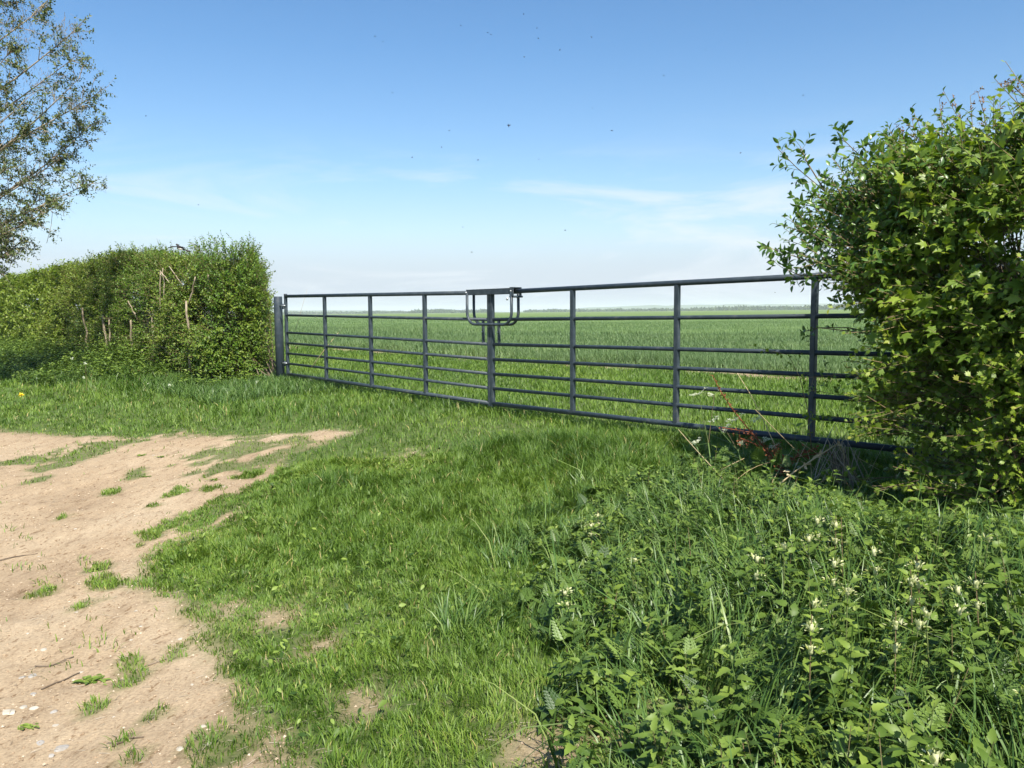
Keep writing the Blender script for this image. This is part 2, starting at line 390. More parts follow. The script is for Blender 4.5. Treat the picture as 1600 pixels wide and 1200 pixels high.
def soilmat():
    m, nt, N, L = newmat('soil')
    geo = N('ShaderNodeNewGeometry')
    def noise(sc, det=6, rough=.6, vec=None):
        n = N('ShaderNodeTexNoise'); n.inputs['Scale'].default_value = sc; n.inputs['Detail'].default_value = det; n.inputs['Roughness'].default_value = rough
        L(vec or geo.outputs['Position'], n.inputs['Vector']); return n
    mp = N('ShaderNodeMapping'); mp.inputs['Scale'].default_value = (1, .45, 1); mp.inputs['Rotation'].default_value = (0, 0, radians(-70)); L(geo.outputs['Position'], mp.inputs[0])
    n1 = noise(1.3, 5, .6, mp.outputs[0]); n2 = noise(14, 8, .7, mp.outputs[0]); n3 = noise(90, 6, .7)
    r1 = ramp(nt, [(.3, (.315, .230, .145)), (.5, (.388, .292, .188)), (.7, (.455, .357, .240))]); L(n1.outputs[0], r1.inputs[0])
    r2 = ramp(nt, [(.30, (.55, .50, .46)), (.44, (.93, .92, .91)), (.6, (1, 1, 1)), (.72, (1.2, 1.18, 1.15))]); L(n2.outputs[0], r2.inputs[0])
    mu = N('ShaderNodeMix', data_type='RGBA', blend_type='MULTIPLY'); mu.inputs['Factor'].default_value = .95; L(r1.outputs[0], mu.inputs['A']); L(r2.outputs[0], mu.inputs['B'])
    r3 = ramp(nt, [(.32, (.62, .6, .57)), (.5, (1, 1, 1)), (.68, (1.25, 1.24, 1.2))]); L(n3.outputs[0], r3.inputs[0])
    mu2 = N('ShaderNodeMix', data_type='RGBA', blend_type='MULTIPLY'); mu2.inputs['Factor'].default_value = .85; L(mu.outputs['Result'], mu2.inputs['A']); L(r3.outputs[0], mu2.inputs['B'])
    mp2 = N('ShaderNodeMapping'); mp2.inputs['Scale'].default_value = (1, .5, 1); mp2.inputs['Rotation'].default_value = (0, 0, radians(-60)); L(geo.outputs['Position'], mp2.inputs[0])
    n5 = noise(38, 4, .55, mp2.outputs[0]); r5 = ramp(nt, [(.60, (1, 1, 1)), (.68, (.50, .42, .34))]); L(n5.outputs[0], r5.inputs[0])
    mu3 = N('ShaderNodeMix', data_type='RGBA', blend_type='MULTIPLY'); mu3.inputs['Factor'].default_value = .8; L(mu2.outputs['Result'], mu3.inputs['A']); L(r5.outputs[0], mu3.inputs['B']); mu2 = mu3
    # thatch and moss under the grass
    at_ = N('ShaderNodeAttribute', attribute_name='rnd')
    r4 = ramp(nt, [(.3, (.045, .075, .018)), (.5, (.075, .115, .028)), (.7, (.13, .13, .055))]); n4 = noise(25, 6); L(n4.outputs[0], r4.inputs[0])
    mx = N('ShaderNodeMix', data_type='RGBA'); L(at_.outputs['Fac'], mx.inputs['Factor']); L(r4.outputs[0], mx.inputs['A']); L(mu2.outputs['Result'], mx.inputs['B'])
    b = N('ShaderNodeBsdfPrincipled'); L(mx.outputs['Result'], b.inputs['Base Color']); b.inputs['Roughness'].default_value = .95; b.inputs['Specular IOR Level'].default_value = .15
    ad = N('ShaderNodeMath', operation='MULTIPLY_ADD'); L(n3.outputs[0], ad.inputs[0]); ad.inputs[1].default_value = .35; L(n2.outputs[0], ad.inputs[2])
    bp = N('ShaderNodeBump'); bp.inputs['Strength'].default_value = .8; bp.inputs['Distance'].default_value = .014; L(ad.outputs[0], bp.inputs['Height']); L(bp.outputs[0], b.inputs['Normal'])
    o = N('ShaderNodeOutputMaterial'); L(b.outputs[0], o.inputs[0]); return m
M_soil = soilmat()
def fieldmat(name, c0, c1, c2, sc=.05):
    m, nt, N, L = newmat(name)
    geo = N('ShaderNodeNewGeometry'); n1 = N('ShaderNodeTexNoise'); n1.inputs['Scale'].default_value = sc; n1.inputs['Detail'].default_value = 10; n1.inputs['Roughness'].default_value = .75
    L(geo.outputs['Position'], n1.inputs['Vector']); r = ramp(nt, [(.3, c0), (.5, c1), (.7, c2)]); L(n1.outputs[0], r.inputs[0])
    n2 = N('ShaderNodeTexNoise'); n2.inputs['Scale'].default_value = 3; n2.inputs['Detail'].default_value = 8; L(geo.outputs['Position'], n2.inputs['Vector'])
    b = N('ShaderNodeBsdfPrincipled'); L(r.outputs[0], b.inputs['Base Color']); b.inputs['Roughness'].default_value = .9; b.inputs['Specular IOR Level'].default_value = .1
    bp = N('ShaderNodeBump'); bp.inputs['Strength'].default_value = .5; bp.inputs['Distance'].default_value = .3; L(n2.outputs[0], bp.inputs['Height']); L(bp.outputs[0], b.inputs['Normal'])
    o = N('ShaderNodeOutputMaterial'); L(b.outputs[0], o.inputs[0]); return m
M_field = fieldmat('crop_canopy', (.09, .15, .046), (.125, .19, .06), (.165, .23, .078), .25)
M_far = fieldmat('far_crop', (.10, .16, .045), (.14, .20, .06), (.17, .23, .075), .02)
M_wood = leafmat('far_wood_leaf', [(0, (.025, .05, .018)), (.6, (.045, .08, .026)), (1, (.08, .115, .035))], .8, .1, .2, .02)
M_hill = fieldmat('hill_fields', (.06, .09, .04), (.09, .13, .05), (.14, .16, .08), .002)

# ------------------------------------------------------------------ ground
def axis(a, b, step, lo, hi, g=1.18):
    c = list(np.arange(a, b, step)); s = step; x = c[-1]
    while x < hi: s *= g; x += s; c.append(x)
    s = step; x = a; l = []
    while x > lo: s *= g; x -= s; l.append(x)
    return np.array(l[::-1]+c)
xs = axis(-6.5, 4.5, .045, -4000, 4000); ys = axis(.8, 10.5, .045, -1000, 4300)
X, Y = np.meshgrid(xs, ys); nx, ny = len(xs), len(ys)
B = bare(X.ravel(), Y.ravel()).reshape(X.shape)
U_, V_ = uv(X, Y)
micro = .008*fbm(X*11, Y*11, 21, 3)*np.clip(B*5, 0, 1)
Z = gh(X, Y)+micro
fieldsoil = ((V_ > edge_off(U_)-.25-.35*vn(U_*1.7, V_*0, 8)) & (V_ < edge_off(U_)+.4))*sst(.38, .55, vn(U_*.8, V_*.6, 12))
fac = np.maximum(np.clip(.5+B*6, 0, 1), fieldsoil*.95)
Vg = np.stack([X.ravel(), Y.ravel(), Z.ravel()], 1)
I, J = np.meshgrid(np.arange(nx-1), np.arange(ny-1)); q = (J*nx+I).ravel()
Q = np.stack([q, q+1, q+nx+1, q+nx], 1)
fc = (B.ravel()[Q]).mean(1)
trk = (fc > 0) & (sdist(X.ravel()[Q].mean(1), Y.ravel()[Q].mean(1), TRACK) > -.4)
for nm, sel in (('ground', ~trk), ('dirt_track', trk)):
    qs = Q[sel]; used, inv = np.unique(qs, return_inverse=True)
    mb = MB(); mb.add(Vg[used], [inv.reshape(-1, 4)], fac.ravel()[used])
    tag(mb.obj(nm, M_soil), kind='structure')

# distant crop canopy: the field as a sheet from where blades can no longer be told apart
CROPH = .27
def sheet(name, v0, v1, z, mat, rise=0):
    us = axis(-60, 60, 4, -3000, 3000, 1.3); vs = np.concatenate([[v0, v0+.5, v0+3], np.geomspace(v0+6, v1, 40)])
    UU, VV = np.meshgrid(us, vs); P = G+UU[..., None]*GD+VV[..., None]*GN
    zz = z+rise*sst(v0, v0+600, VV)*(1+.5*np.tanh(P[..., 0]/400))+.06*fbm(P[..., 0]*.05, P[..., 1]*.05, 3); zz[0] -= .25
    mb = MB(); n = len(us); I, J = np.meshgrid(np.arange(n-1), np.arange(len(vs)-1)); q = (J*n+I).ravel()
    mb.add(np.concatenate([P, zz[..., None]], 2).reshape(-1, 3), [np.stack([q, q+1, q+n+1, q+n], 1)])
    return tag(mb.obj(name, mat), kind='structure')
sheet('field', 22, 150, .13, M_field)
sheet('far_field', 150, 4200, .22, M_far, rise=1.2)

# ------------------------------------------------------------------ grass
def inview(P, m=60):
    x, y = P[:, 0], P[:, 1]
    return (np.abs(x) < (800+m)/F*y+.4) & (y > 1.6)
def pts_box(n, x0, x1, y0, y1): return np.stack([rng.uniform(x0, x1, n), rng.uniform(y0, y1, n)], 1)
def ground3(P): return np.column_stack([P, gh(P[:, 0], P[:, 1])])
def visible_zone(P, left=1.5): return (P[:, 0] > -.68*P[:, 1]-left) & (P[:, 0] < .68*P[:, 1]+left) & (P[:, 1] > 1.2)

LONGP = [(*gpt(x, y)[:2], r, h) for x, y, r, h in [(495, 770, .5, .06), (930, 705, .75, .08), (860, 700, .55, .05), (760, 720, .35, .06), (560, 650, .7, .05), (420, 640, .9, .05), (700, 790, .3, .04), (1000, 760, .5, .05), (780, 860, .35, .06), (640, 615, .5, .03)]]
def lawn_h(x, y):
    h = .045+.035*(fbm(x*1.6, y*1.6, 41)+.5)+.02*fbm(x*5, y*5, 42)
    for a, b, r, k in LONGP: h = h+k*np.exp(-((x-a)**2+(y-b)**2)/(r*r))
    u, v = uv(x, y)
    h = h+.05*np.exp(-(v/.22)**2)*(u > -6)
    h = h+.10*sst(-4.3, -6.5, u)*sst(-3.2, -1.4, v)*(v < 1)
    h = h*(1-.5*sst(-.4, 0, bare(x, y)))
    return np.clip(h, .02, .4)
def lawn(name, label, N, zone, hmul=1, wmul=1, levels=3, mat=M_lawn, lean=.7):
    mb = MB()
    P = zone(N); x, y = P[:, 0], P[:, 1]
    b = bare(x, y)
    cl = vn(x*13, y*13, 71)*.6+vn(x*29, y*29, 72)*.4         # clumping
    p = np.where(b < -.08, 1, np.where(b < 0, .8, np.exp(-b/.10)*.5))
    p = p*(.35+.75*sst(.25, .6, cl)); p = np.where(b > .04, .05*(vn(x*3, y*3, 74)*.6+.4*vn(x*12, y*12, 75) > .66), p)
    k = rng.random(len(x)) < p; P = P[k]; x, y = P[:, 0], P[:, 1]; cl = cl[k]
    h = lawn_h(x, y)*rng.uniform(.6, 1.35, len(x))*hmul*(.7+.5*cl)
    dist = np.hypot(x, y)
    w = (.0019+.00050*dist)*wmul*rng.uniform(.7, 1.3, len(x))
    az = vn(x*6, y*6, 77)*12+rng.normal(0, 1.1, len(x))
    a = np.clip(rng.random(len(x))*.62+.30*vn(x*2.2, y*2.2, 78)+.1*(b[k] > -.3)-.45*np.clip(h-.09, 0, .12)/.12*.6, 0, .94)
    a = np.where(rng.random(len(x)) < .02, 1, a)
    blades(mb, ground3(P), h, w, lean, az, levels, a)
    return tag(mb.obj(name, mat), label, 'grass', kind='stuff')
def z_near(N):
    P = pts_box(N, -5, 5, 1.9, 6.2); u, v = uv(P[:, 0], P[:, 1]); s = sdist(P[:, 0], P[:, 1], HERB)
    return P[(v < .25) & visible_zone(P, .4) & (s < .35)]
def z_mid(N):
    P = pts_box(N, -16, 5, 6.2, 26); u, v = uv(P[:, 0], P[:, 1]); k = rng.random(len(P)) < np.clip((8/P[:, 1])**1.1, 0, 1)
    return P[(v < .25) & visible_zone(P, 1) & k]
lawn('lawn_grass', 'short green grass growing up to the edge of the dirt track', 600000, z_near, .95, 1.0)
lawn('verge_grass', 'green verge grass between the dirt track, the left hedge and the gate', 560000, z_mid, .95, 1.1, 2)
# grass strip beyond the gate
mb = MB(); P = pts_box(600000, -18, 12, 3.5, 26); u, v = uv(P[:, 0], P[:, 1])
k = (v > -.1) & (v < edge_off(u)+.1) & visible_zone(P, 1.5) & (rng.random(len(P)) < np.clip((9/P[:, 1])**1.2, .1, 1)); P = P[k]; u, v = u[k], v[k]
x, y = P[:, 0], P[:, 1]; barez = ((v > edge_off(u)-.35-.35*vn(u*1.7, v*0, 8)))*sst(.38, .55, vn(u*.8, v*.6, 12))
k = rng.random(len(x)) > barez*.93; P, x, y, u, v = P[k], x[k], y[k], u[k], v[k]
h = .72*(.07+.06*vn(x*1.3, y*1.3, 81)+.03*vn(x*6, y*6, 82))*rng.uniform(.6, 1.3, len(x))
blades(mb, ground3(P), h, (.0038+.00045*y)*rng.uniform(.7, 1.3, len(x)), .7, None, 2, np.clip(.02+.55*rng.random(len(x))+.35*vn(x*.8, y*.8, 83), 0, .92))
tag(mb.obj('field_margin_grass', M_lawn), 'bright grass strip between the metal gate and the cereal crop', 'grass', kind='stuff')
# the crop
mb = MB()
for (y0, y1, N, w, hh, lv) in ((9, 18, 300000, .0075, 1, 2), (18, 32, 240000, .014, 1, 2), (32, 70, 200000, .032, 1.02, 1), (70, 165, 120000, .09, 1.05, 1)):
    P = pts_box(N, -.70*y1, .70*y1, y0, y1); u, v = uv(P[:, 0], P[:, 1]); k = (v > edge_off(u)) & visible_zone(P, 1); P = P[k]; x, y = P[:, 0], P[:, 1]; v = v[k]; u = u[k]
    thin = vn(x*.35, y*.35, 90)
    h = CROPH*(.72+.35*thin)*rng.uniform(.75, 1.15, len(x))*hh*sst(-.2, .9, v-edge_off(u)+.35)
    Z3 = ground3(P); Z3[:, 2] += .0 if y0 < 30 else .03
    blades(mb, Z3, h, w*rng.uniform(.7, 1.3, len(x)), .55, None, lv, np.clip(rng.random(len(x))*.65+.35*vn(x*.15, y*.4, 91), 0, 1))
tag(mb.obj('cereal_crop', M_crop), 'young blue-green cereal crop filling the field beyond the gate', 'crop', kind='stuff')

# ------------------------------------------------------------------ the herb bank, right foreground
def herbpts(N, dmin=-.05, jit=.25):
    P = pts_box(N, -.5, 6, 1.2, 7); s = sdist(P[:, 0], P[:, 1], HERB)+jit*fbm(P[:, 0]*2, P[:, 1]*2, 55); u, v = uv(P[:, 0], P[:, 1])
    return P[(s > dmin) & visible_zone(P, .6) & (v < .15)]
def herb_depth(P): return np.clip(sdist(P[:, 0], P[:, 1], HERB), 0, 2)
def hh_(P):   # plant height over the bank
    d = herb_depth(P); return .10+.18*sst(0, 1.0, d)+.08*fbm(P[:, 0]*1.7, P[:, 1]*1.7, 58)
mb = MB(); P = herbpts(110000, -.1, .5); x, y = P[:, 0], P[:, 1]
h = (hh_(P)*1.0+.03)*rng.uniform(.45, 1.2, len(x)); cl = vn(x*5, y*5, 93); k = rng.random(len(x)) < .25+.75*sst(.35, .6, cl); P, x, y, h = P[k], x[k], y[k], h[k]
blades(mb, ground3(P), h, .0045*rng.uniform(.6, 1.5, len(x)), .75, vn(x*3, y*3, 94)*12+rng.normal(0, .8, len(x)), 3, np.clip(rng.random(len(x))*.9, 0, 1))
k = rng.random(len(x)) < .012; P2 = P[k]
blades(mb, ground3(P2), .30*rng.uniform(.8, 1.35, len(P2)), .006*rng.uniform(.8, 1.3, len(P2)), 1.1, None, 3)
tag(mb.obj('bank_grass', M_long), 'long dark green grass growing through the weeds in the right foreground', 'grass', kind='stuff')
mb = MB(); P = herbpts(3700, .0); O = ground3(P); L = hh_(P)*rng.uniform(.5, 1.2, len(P))*(.55+.95*vn(P[:, 0]*3.3, P[:, 1]*3.3, 101))
D = rdir(len(P), 0)*.28+UP
shoots(mb, NET, O, D, L, 14, .058, spread=1.1, bend=0, upn=1.0, twr=.0022, pairs=True, tip=.2, base=.1, drop=.25)
tag(mb.obj('nettles', [M_net, M_stem]), 'dense dark green nettles on the bank in the right foreground', 'nettles', kind='stuff')
mb = MB(); P = herbpts(3600, -.05); O = ground3(P); L = hh_(P)*rng.uniform(.6, 1.0, len(P)); n = len(P)
az = rng.random(n)*6.28; D = np.stack([np.cos(az)*.7, np.sin(az)*.7, rng.uniform(.2, 1.1, n)], 1)
R = frames(D, np.tile(UP, (n, 1))+rng.normal(0, .2, (n, 3))); O2 = O+UP*(L*.55)[:, None]
scatter(mb, FROND, O2, R, .085*rng.uniform(.6, 1.5, n), None)
strands(mb, O, O+UP*(L*.3)[:, None], O2, .0015, .0012, 2, 3, mat=1)
tag(mb.obj('parsley_foliage', [M_frond, M_stem]), 'ferny mid green leaves among the nettles in the right foreground', 'weeds', kind='stuff')
mb = MB(); P = herbpts(3000, .05); O = ground3(P); n = len(P); L = hh_(P)*rng.uniform(.8, 1.15, n)
shoots(mb, ELL5, O, rdir(n)*.5+UP, L, 9, .032, spread=1.2, upn=1.0, twr=.0012, tip=.4, abias=.15, drop=.1)
tag(mb.obj('broadleaf_weeds', [M_weed, M_stem]), 'small pale-leaved weeds mixed through the nettles', 'weeds', kind='stuff')
# low clover-like leaves through the lawn
mb = MB(); P = z_near(9000); P = P[(bare(P[:, 0], P[:, 1]) < -.05) & (vn(P[:, 0]*1.4, P[:, 1]*1.4, 97) > .55)]; n = len(P)
O = ground3(P)+UP*(.03+.03*rng.random(n))[:, None]; scatter(mb, ELL, O, frames(rdir(n)*[1, 1, .4], np.tile(UP, (n, 1))+rng.normal(0, .3, (n, 3))), .03*rng.uniform(.6, 1.3, n))
tag(mb.obj('lawn_weeds', M_net), 'low leafy weeds scattered through the short grass', 'weeds', kind='stuff')

# left bank in front of the hedge
def lbank(N):
    u = rng.uniform(-26, -5.0, N); v = rng.uniform(-3.4, -.2, N); w = -1.2-1.3*sst(-5.5, -9, u)+.5*fbm(u*.8, u*0, 44)
    k = (v > w) & (rng.random(N) < np.clip(1.3+u/26, .3, 1)); return G+u[k, None]*GD+v[k, None]*GN, u[k], v[k], w[k]
mb = MB(); P, u, v, w = lbank(4200); n = len(P); O = ground3(P); L = (.16+.30*sst(0, 1.4, v-w)*sst(-4.8, -7.5, u))*rng.uniform(.7, 1.15, n)
shoots(mb, leaf_t(4, .55, .35, .4, peak=.3, stalk=.15), O, rdir(n)*.25+UP, L, 12, .085, spread=1.1, upn=1, pairs=True, tw=False, tip=.2, drop=.2)
tag(mb.obj('bank_nettles', [M_net, M_stem]), 'low bank of nettles along the foot of the left hedge', 'nettles', kind='stuff')
mb = MB(); P, u, v, w = lbank(30000); n = len(P); O = ground3(P)
blades(mb, O, (.12+.12*rng.random(n)), .008*rng.uniform(.7, 1.3, n), .8, None, 2, rng.random(n)*.9)
P = G+rng.uniform(-6.5, -3.2, 14000)[:, None]*GD+rng.uniform(-1.6, .6, 14000)[:, None]*GN; n = len(P)
blades(mb, ground3(P), (.09+.12*rng.random(n)), .007*rng.uniform(.7, 1.3, n), .8, None, 2, rng.random(n)*.9)
tag(mb.obj('tall_verge_grass', M_long), 'taller grass at the foot of the left hedge and round the hinge post', 'grass', kind='stuff')

# ------------------------------------------------------------------ gates
SK = [(0, .035), (4, -.02), (8, .02)]
def gz(k): return np.interp(k, [0, 4, 8], [.035, -.02, .02])
Z0, HH = .122, 1.14
FR = [0, .242, .464, .599, .731, .862, 1.0]
def gp(k, z, off=0., v=0.):       # k in panel units, off metres along gate
    p = pt((k-4)*GL+off, v); return np.array([p[0], p[1], z+gz(k)])
gd3 = np.array([*GD, 0]); gn3 = np.array([*GN, 0])
def make_gate(k0, k1, label):
    kc = (k0+k1)/2
    root = empty('field_gate', (*pt((kc-4)*GL, 0), 0)); tag(root, label, 'gate', 'pair of steel field gates')
    e0 = .021 if k0 == 4 else 0; e1 = -.021 if k1 == 4 else 0
    for i, f in enumerate(FR):
        mb = MB(); r = .0225 if i in (0, 6) else .0165; z = Z0+HH*(1-f)
        poly_tube(mb, [gp(k0, z, e0), gp(k1, z, e1)], r, 16)
        mb.obj('top_rail' if i == 0 else 'bottom_rail' if i == 6 else 'rail', M_gate, root)
    for k in range(k0, k1+1):
        end = k in (k0, k1); off = e0 if k == k0 else e1 if k == k1 else 0
        mb = MB(); a = gp(k, Z0-(.03 if end else .012), off); b = gp(k, Z0+HH+(.035 if end else -.012), off)
        hw = .0195 if end else .020
        box(mb, (a+b)/2, gd3*hw, gn3*(.0205 if end else .021), (b-a)/2, bev=.004)
        if not end:           # weld lumps where the rails pass
            for f in FR[1:-1]:
                c = gp(k, Z0+HH*(1-f), off)
                poly_tube(mb, [c-gd3*.026, c+gd3*.026], .020, 12)
        mb.obj('end_post' if end else 'upright', M_gate, root, smooth=False)
    ks = k1 if k0 == 0 else k0; sg = -1 if k0 == 0 else 1       # short stub beside the meeting posts
    mb = MB(); a = gp(ks, Z0+HH*(1-FR[2])+.012, sg*.105+(e1 if k0 == 0 else e0)); b = gp(ks, Z0+HH*(1-FR[1])-.012, sg*.105+(e1 if k0 == 0 else e0))
    box(mb, (a+b)/2, gd3*.012, gn3*.012, (b-a)/2, bev=.002); s = mb.obj('stub_upright', M_gate, root, smooth=False)
    mb = MB(); c = (a+b)/2-gn3*.012; poly_tube(mb, [c, c-gn3*.012], .006, 8); mb.obj('bolt', M_galv, s)
    return root
gl = make_gate(0, 4, 'left-hand dark grey steel field gate, hinged on the post beside the left hedge')
gr = make_gate(4, 8, 'right-hand dark grey steel field gate, running into the right hedge and carrying the loop latch')
# throw-over loop latch on the right gate
def loop(v, x0, x1, zt, zb, r=.011):
    pts = [gp(4, zt, x0, v)]
    R = .125
    for a in np.linspace(0, pi/2, 7): pts.append(gp(4, zb+R-R*sin(a), x0+R-R*cos(a), v))
    for a in np.linspace(0, pi/2, 7): pts.append(gp(4, zb+R-R*cos(a), x1-R+R*sin(a), v))
    pts.append(gp(4, zt, x1, v)); return pts
ZT = Z0+HH
# the loop is broader than it looks: offsets follow the slanting gate line
mb = MB(); poly_tube(mb, loop(-.045, -.335, .375, ZT, ZT-.325), .0145, 12); lt = mb.obj('latch_loop', M_gate, gr)
mb = MB(); poly_tube(mb, loop(.045, -.335, .375, ZT, ZT-.325), .0145, 12); mb.obj('latch_loop', M_gate, gr)
mb = MB()
c = gp(4, ZT+.004, .02); box(mb, c+gn3*-.042, gd3*.372, gn3*.004, UP*.026, bev=.002); box(mb, c+gn3*.042, gd3*.372, gn3*.004, UP*.026, bev=.002)
box(mb, c+UP*.028, gd3*.372, gn3*.046, UP*.004, bev=.002)
lp = mb.obj('latch_channel', M_gate, gr, smooth=False)
for off in (-.34, .375):
    mb = MB(); c = gp(4, ZT+.005, off, -.046); poly_tube(mb, [c, c-gn3*.014], .009, 8); mb.obj('bolt', M_galv, lp)
mb = MB()
for vv in (-.052, .052):
    box(mb, gp(4, ZT-.005, .385, vv), gd3*.03, gn3*.004, UP*.04, bev=.002)
box(mb, gp(4, ZT+.038, .385, 0), gd3*.03, gn3*.055, UP*.005, bev=.002)
for off in (.365, .42): poly_tube(mb, [gp(4, ZT-.05, off, -.058), gp(4, ZT-.05, off, .058)], .010, 8)
hp = mb.obj('hinge_plate', M_gate, gr, smooth=False)
mb = MB(); poly_tube(mb, [gp(4, ZT-.055, .345, -.075), gp(4, ZT-.085, .345, -.075)], .010, 8); mb.obj('bolt', M_galv, hp)

# hinge posts
def hinge_post(u, label, hs):
    p = pt(u, 0.02); root = empty('gate_post', (*p, 0)); tag(root, label, 'post', 'steel gate posts')
    mb = MB(); poly_tube(mb, [(*p, -.3), (*p, 1.29), (*p, 1.30)], [.062, .062, .058], 24); mb.obj('post', M_gate, root)
    q = pt(u-hs*.0, 0.02); e = pt(u+hs*.33, 0)
    for z in (1.16, .32):
        mb = MB(); poly_tube(mb, [(*pt(u+hs*.05, .02), z), (*pt(u+hs*.30, 0), z)], .009, 8)
        poly_tube(mb, [(*pt(u+hs*.155, .02), z-.006), (*pt(u+hs*.19, .02), z-.006)], .017, 6)
        poly_tube(mb, [(*pt(u+hs*.21, .0), z-.05), (*pt(u+hs*.21, 0), z+.03)], .011, 8)
        hb = mb.obj('hinge', M_galv if False else M_gate, root)
        mb = MB(); poly_tube(mb, [(*pt(u+hs*.20, -.03), z), (*pt(u+hs*.33, -.03), z)], .011, 6); mb.obj('hinge_bolt', M_galv, hb)
hinge_post(-4*GL-.30, 'round dark steel gate post standing at the end of the left hedge', 1)
hinge_post(4*GL+.30, 'round dark steel gate post swallowed by the right hedge', -1)

# ------------------------------------------------------------------ left hedge
hroot = empty('hedge', (*pt(-8, 0), 0)); tag(hroot, 'clipped mixed hedge left of the gate, with bare pale stems showing in its face', 'hedge')
def lh_top(u): return 2.03-.27*sst(-10.5, -7.2, u)+(.06+.08*sst(-9, -12, u))*fbm(u*1.1, u*0+3, 66, 4)-.55*sst(-7.2, -5.5, u)**1.6+.10*np.exp(-((u+8.8)/1.5)**2)
GAP = [(*p, r) for p, r in [((-8.05, .62), .35), ((-7.95, 1.0), .22), ((-7.2, 1.55), .35), ((-7.3, 1.15), .25), ((-6.25, .95), .18), ((-9.3, .65), .22), ((-10.6, .75), .35), ((-9.0, 1.3), .2), ((-6.4, .55), .2), ((-6.9, .9), .15)]]
def lhedge(N, umin, umax, tmpl, size, mats, name, kleaf, gaps=True, dens_v=.95, abias=0, L=(.10, .28)):
    u = rng.uniform(umin, umax, N); top = lh_top(u); z = rng.uniform(.10, 1, N)*top; v = rng.uniform(-1, 1, N)
    wv = .76*(1-.35*sst(.75, 1, z/top))*(1+.22*fbm(u*1.3, z*1.6, 14)+.10*fbm(u*4, z*4, 15)); 
    # keep to a shell: near face, top, near end
    face = rng.random(N)
    vv = np.where(face < .62, -wv+rng.random(N)**1.5*.32, np.where(face < .72, wv-rng.random(N)*.3, v*wv))
    zz = np.where(face > .72, top-rng.random(N)**1.5*.3, z)
    if umax > -5.6:
        en = face > .80; vq = v*.75; uu = np.where(en, -5.60-2.1*np.maximum(vq, 0)-rng.random(N)**1.4*.45-.25*sst(.7, 1.0, z/top), u); zz = np.where(en, z, zz); vv = np.where(en, v*.75, vv); u = uu
    k = u < -5.58-2.1*np.maximum(vv, 0)
    if gaps:
        for a, b, r in GAP: k &= ~((np.hypot(u-a, (zz-b)) < r*1.15*(1+.5*fbm(u*6, zz*6, 5))) & (vv < -.2) & (rng.random(N) < .9))
        hol = vn(u*2.3, zz*2.3, 25); k &= ~((hol < .36) & (vv < -.3) & (rng.random(N) < .85))
    u, vv, zz = u[k], vv[k], zz[k]; n = len(u)
    p = G+u[:, None]*GD+vv[:, None]*GN; O = np.column_stack([p, zz+gh(p[:, 0], p[:, 1])*.8])
    out = (vv/.8)[:, None]*gn3+UP*(.35+.9*(zz > lh_top(u)-.3))[:, None]+((u > umax-.5)*(umax > -5.6)*.8)[:, None]*gd3
    D = nrm(out+rdir(n)*.75); Ls = rng.uniform(*L, n)*np.where(rng.random(n) < .04, 1.5, 1)
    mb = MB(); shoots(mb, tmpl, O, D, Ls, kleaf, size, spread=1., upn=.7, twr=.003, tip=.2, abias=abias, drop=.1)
    return mb.obj(name, mats, hroot)
lhedge(17000, -12.0, -5.45, ELL, .05, [M_hl, M_twig], 'foliage', 9)
lhedge(6500, -8.2, -5.45, ELL, .060, [M_hy, M_twig], 'foliage', 8, abias=.0)['label'] = 'larger light green leaves at the gate end'
lhedge(9500, -17, -10.4, ELL, .062, [M_hy, M_twig], 'foliage', 9)['label'] = 'yellow-green leaves toward the track end'
lhedge(7000, -34, -15, DIA, .11, [M_hy, M_twig], 'foliage', 9, gaps=False)
# stems
def bramble(p, q, r0, r1, wob=.1, seg=7):
    p, q = np.array(p, float), np.array(q, float); P = [p+(q-p)*t+rng.normal(0, wob, 3)*np.linalg.norm(q-p)*(t*(1-t))*1.2 for t in np.linspace(0, 1, seg)]
    return P, np.linspace(r0, r1, seg)
def hp3(u, v, z): p = pt(u, v); return np.array([p[0], p[1], z])
for (a, b, r) in [((-8.15, -.55, .05), (-7.75, -.62, .95), .042), ((-8.4, -.45, .1), (-8.3, -.5, 1.0), .028), ((-8.05, -.3, .1), (-7.6, -.4, 1.1), .022), ((-9.45, -.5, .1), (-9.1, -.62, .95), .035), ((-9.1, -.5, .95), (-9.2, -.62, 1.3), .02),
                  ((-6.15, -.62, .2), (-6.1, -.66, 1.25), .034), ((-6.1, -.62, 1.2), (-5.85, -.6, 1.6), .02), ((-10.7, -.6, .2), (-10.75, -.66, 1.05), .045), ((-10.5, -.6, .2), (-10.35, -.65, 1.0), .03), ((-5.75, -.45, 1.45), (-5.6, -.5, 1.62), .028),
                  ((-7.6, -.62, .55), (-7.1, -.6, .4), .014), ((-8.1, -.66, .5), (-8.6, -.62, .38), .018), ((-7.35, -.62, 1.75), (-7.45, -.62, 1.1), .014), ((-7.28, -.6, 1.8), (-7.3, -.6, 1.25), .012), ((-7.3, -.64, 1.75), (-7.0, -.6, 1.55), .014),
                  ((-7.0, -.62, 1.2), (-6.75, -.62, .6), .010), ((-6.95, -.6, 1.0), (-6.5, -.6, .55), .008), ((-6.8, -.66, 1.8), (-6.4, -.6, 1.5), .010), ((-12.2, -.6, .2), (-12.1, -.7, 1.2), .035), ((-5.95, .0, .3), (-5.75, .1, 1.3), .015)]:
    mb = MB(); a, b = (a[0], a[1]-.28, a[2]), (b[0], b[1]-.28, b[2]); P, R = bramble(hp3(*a), hp3(*b), r, r*.6, .055); poly_tube(mb, P, R*.72, 8); mb.obj('stem', M_bark, hroot)
mb = MB()
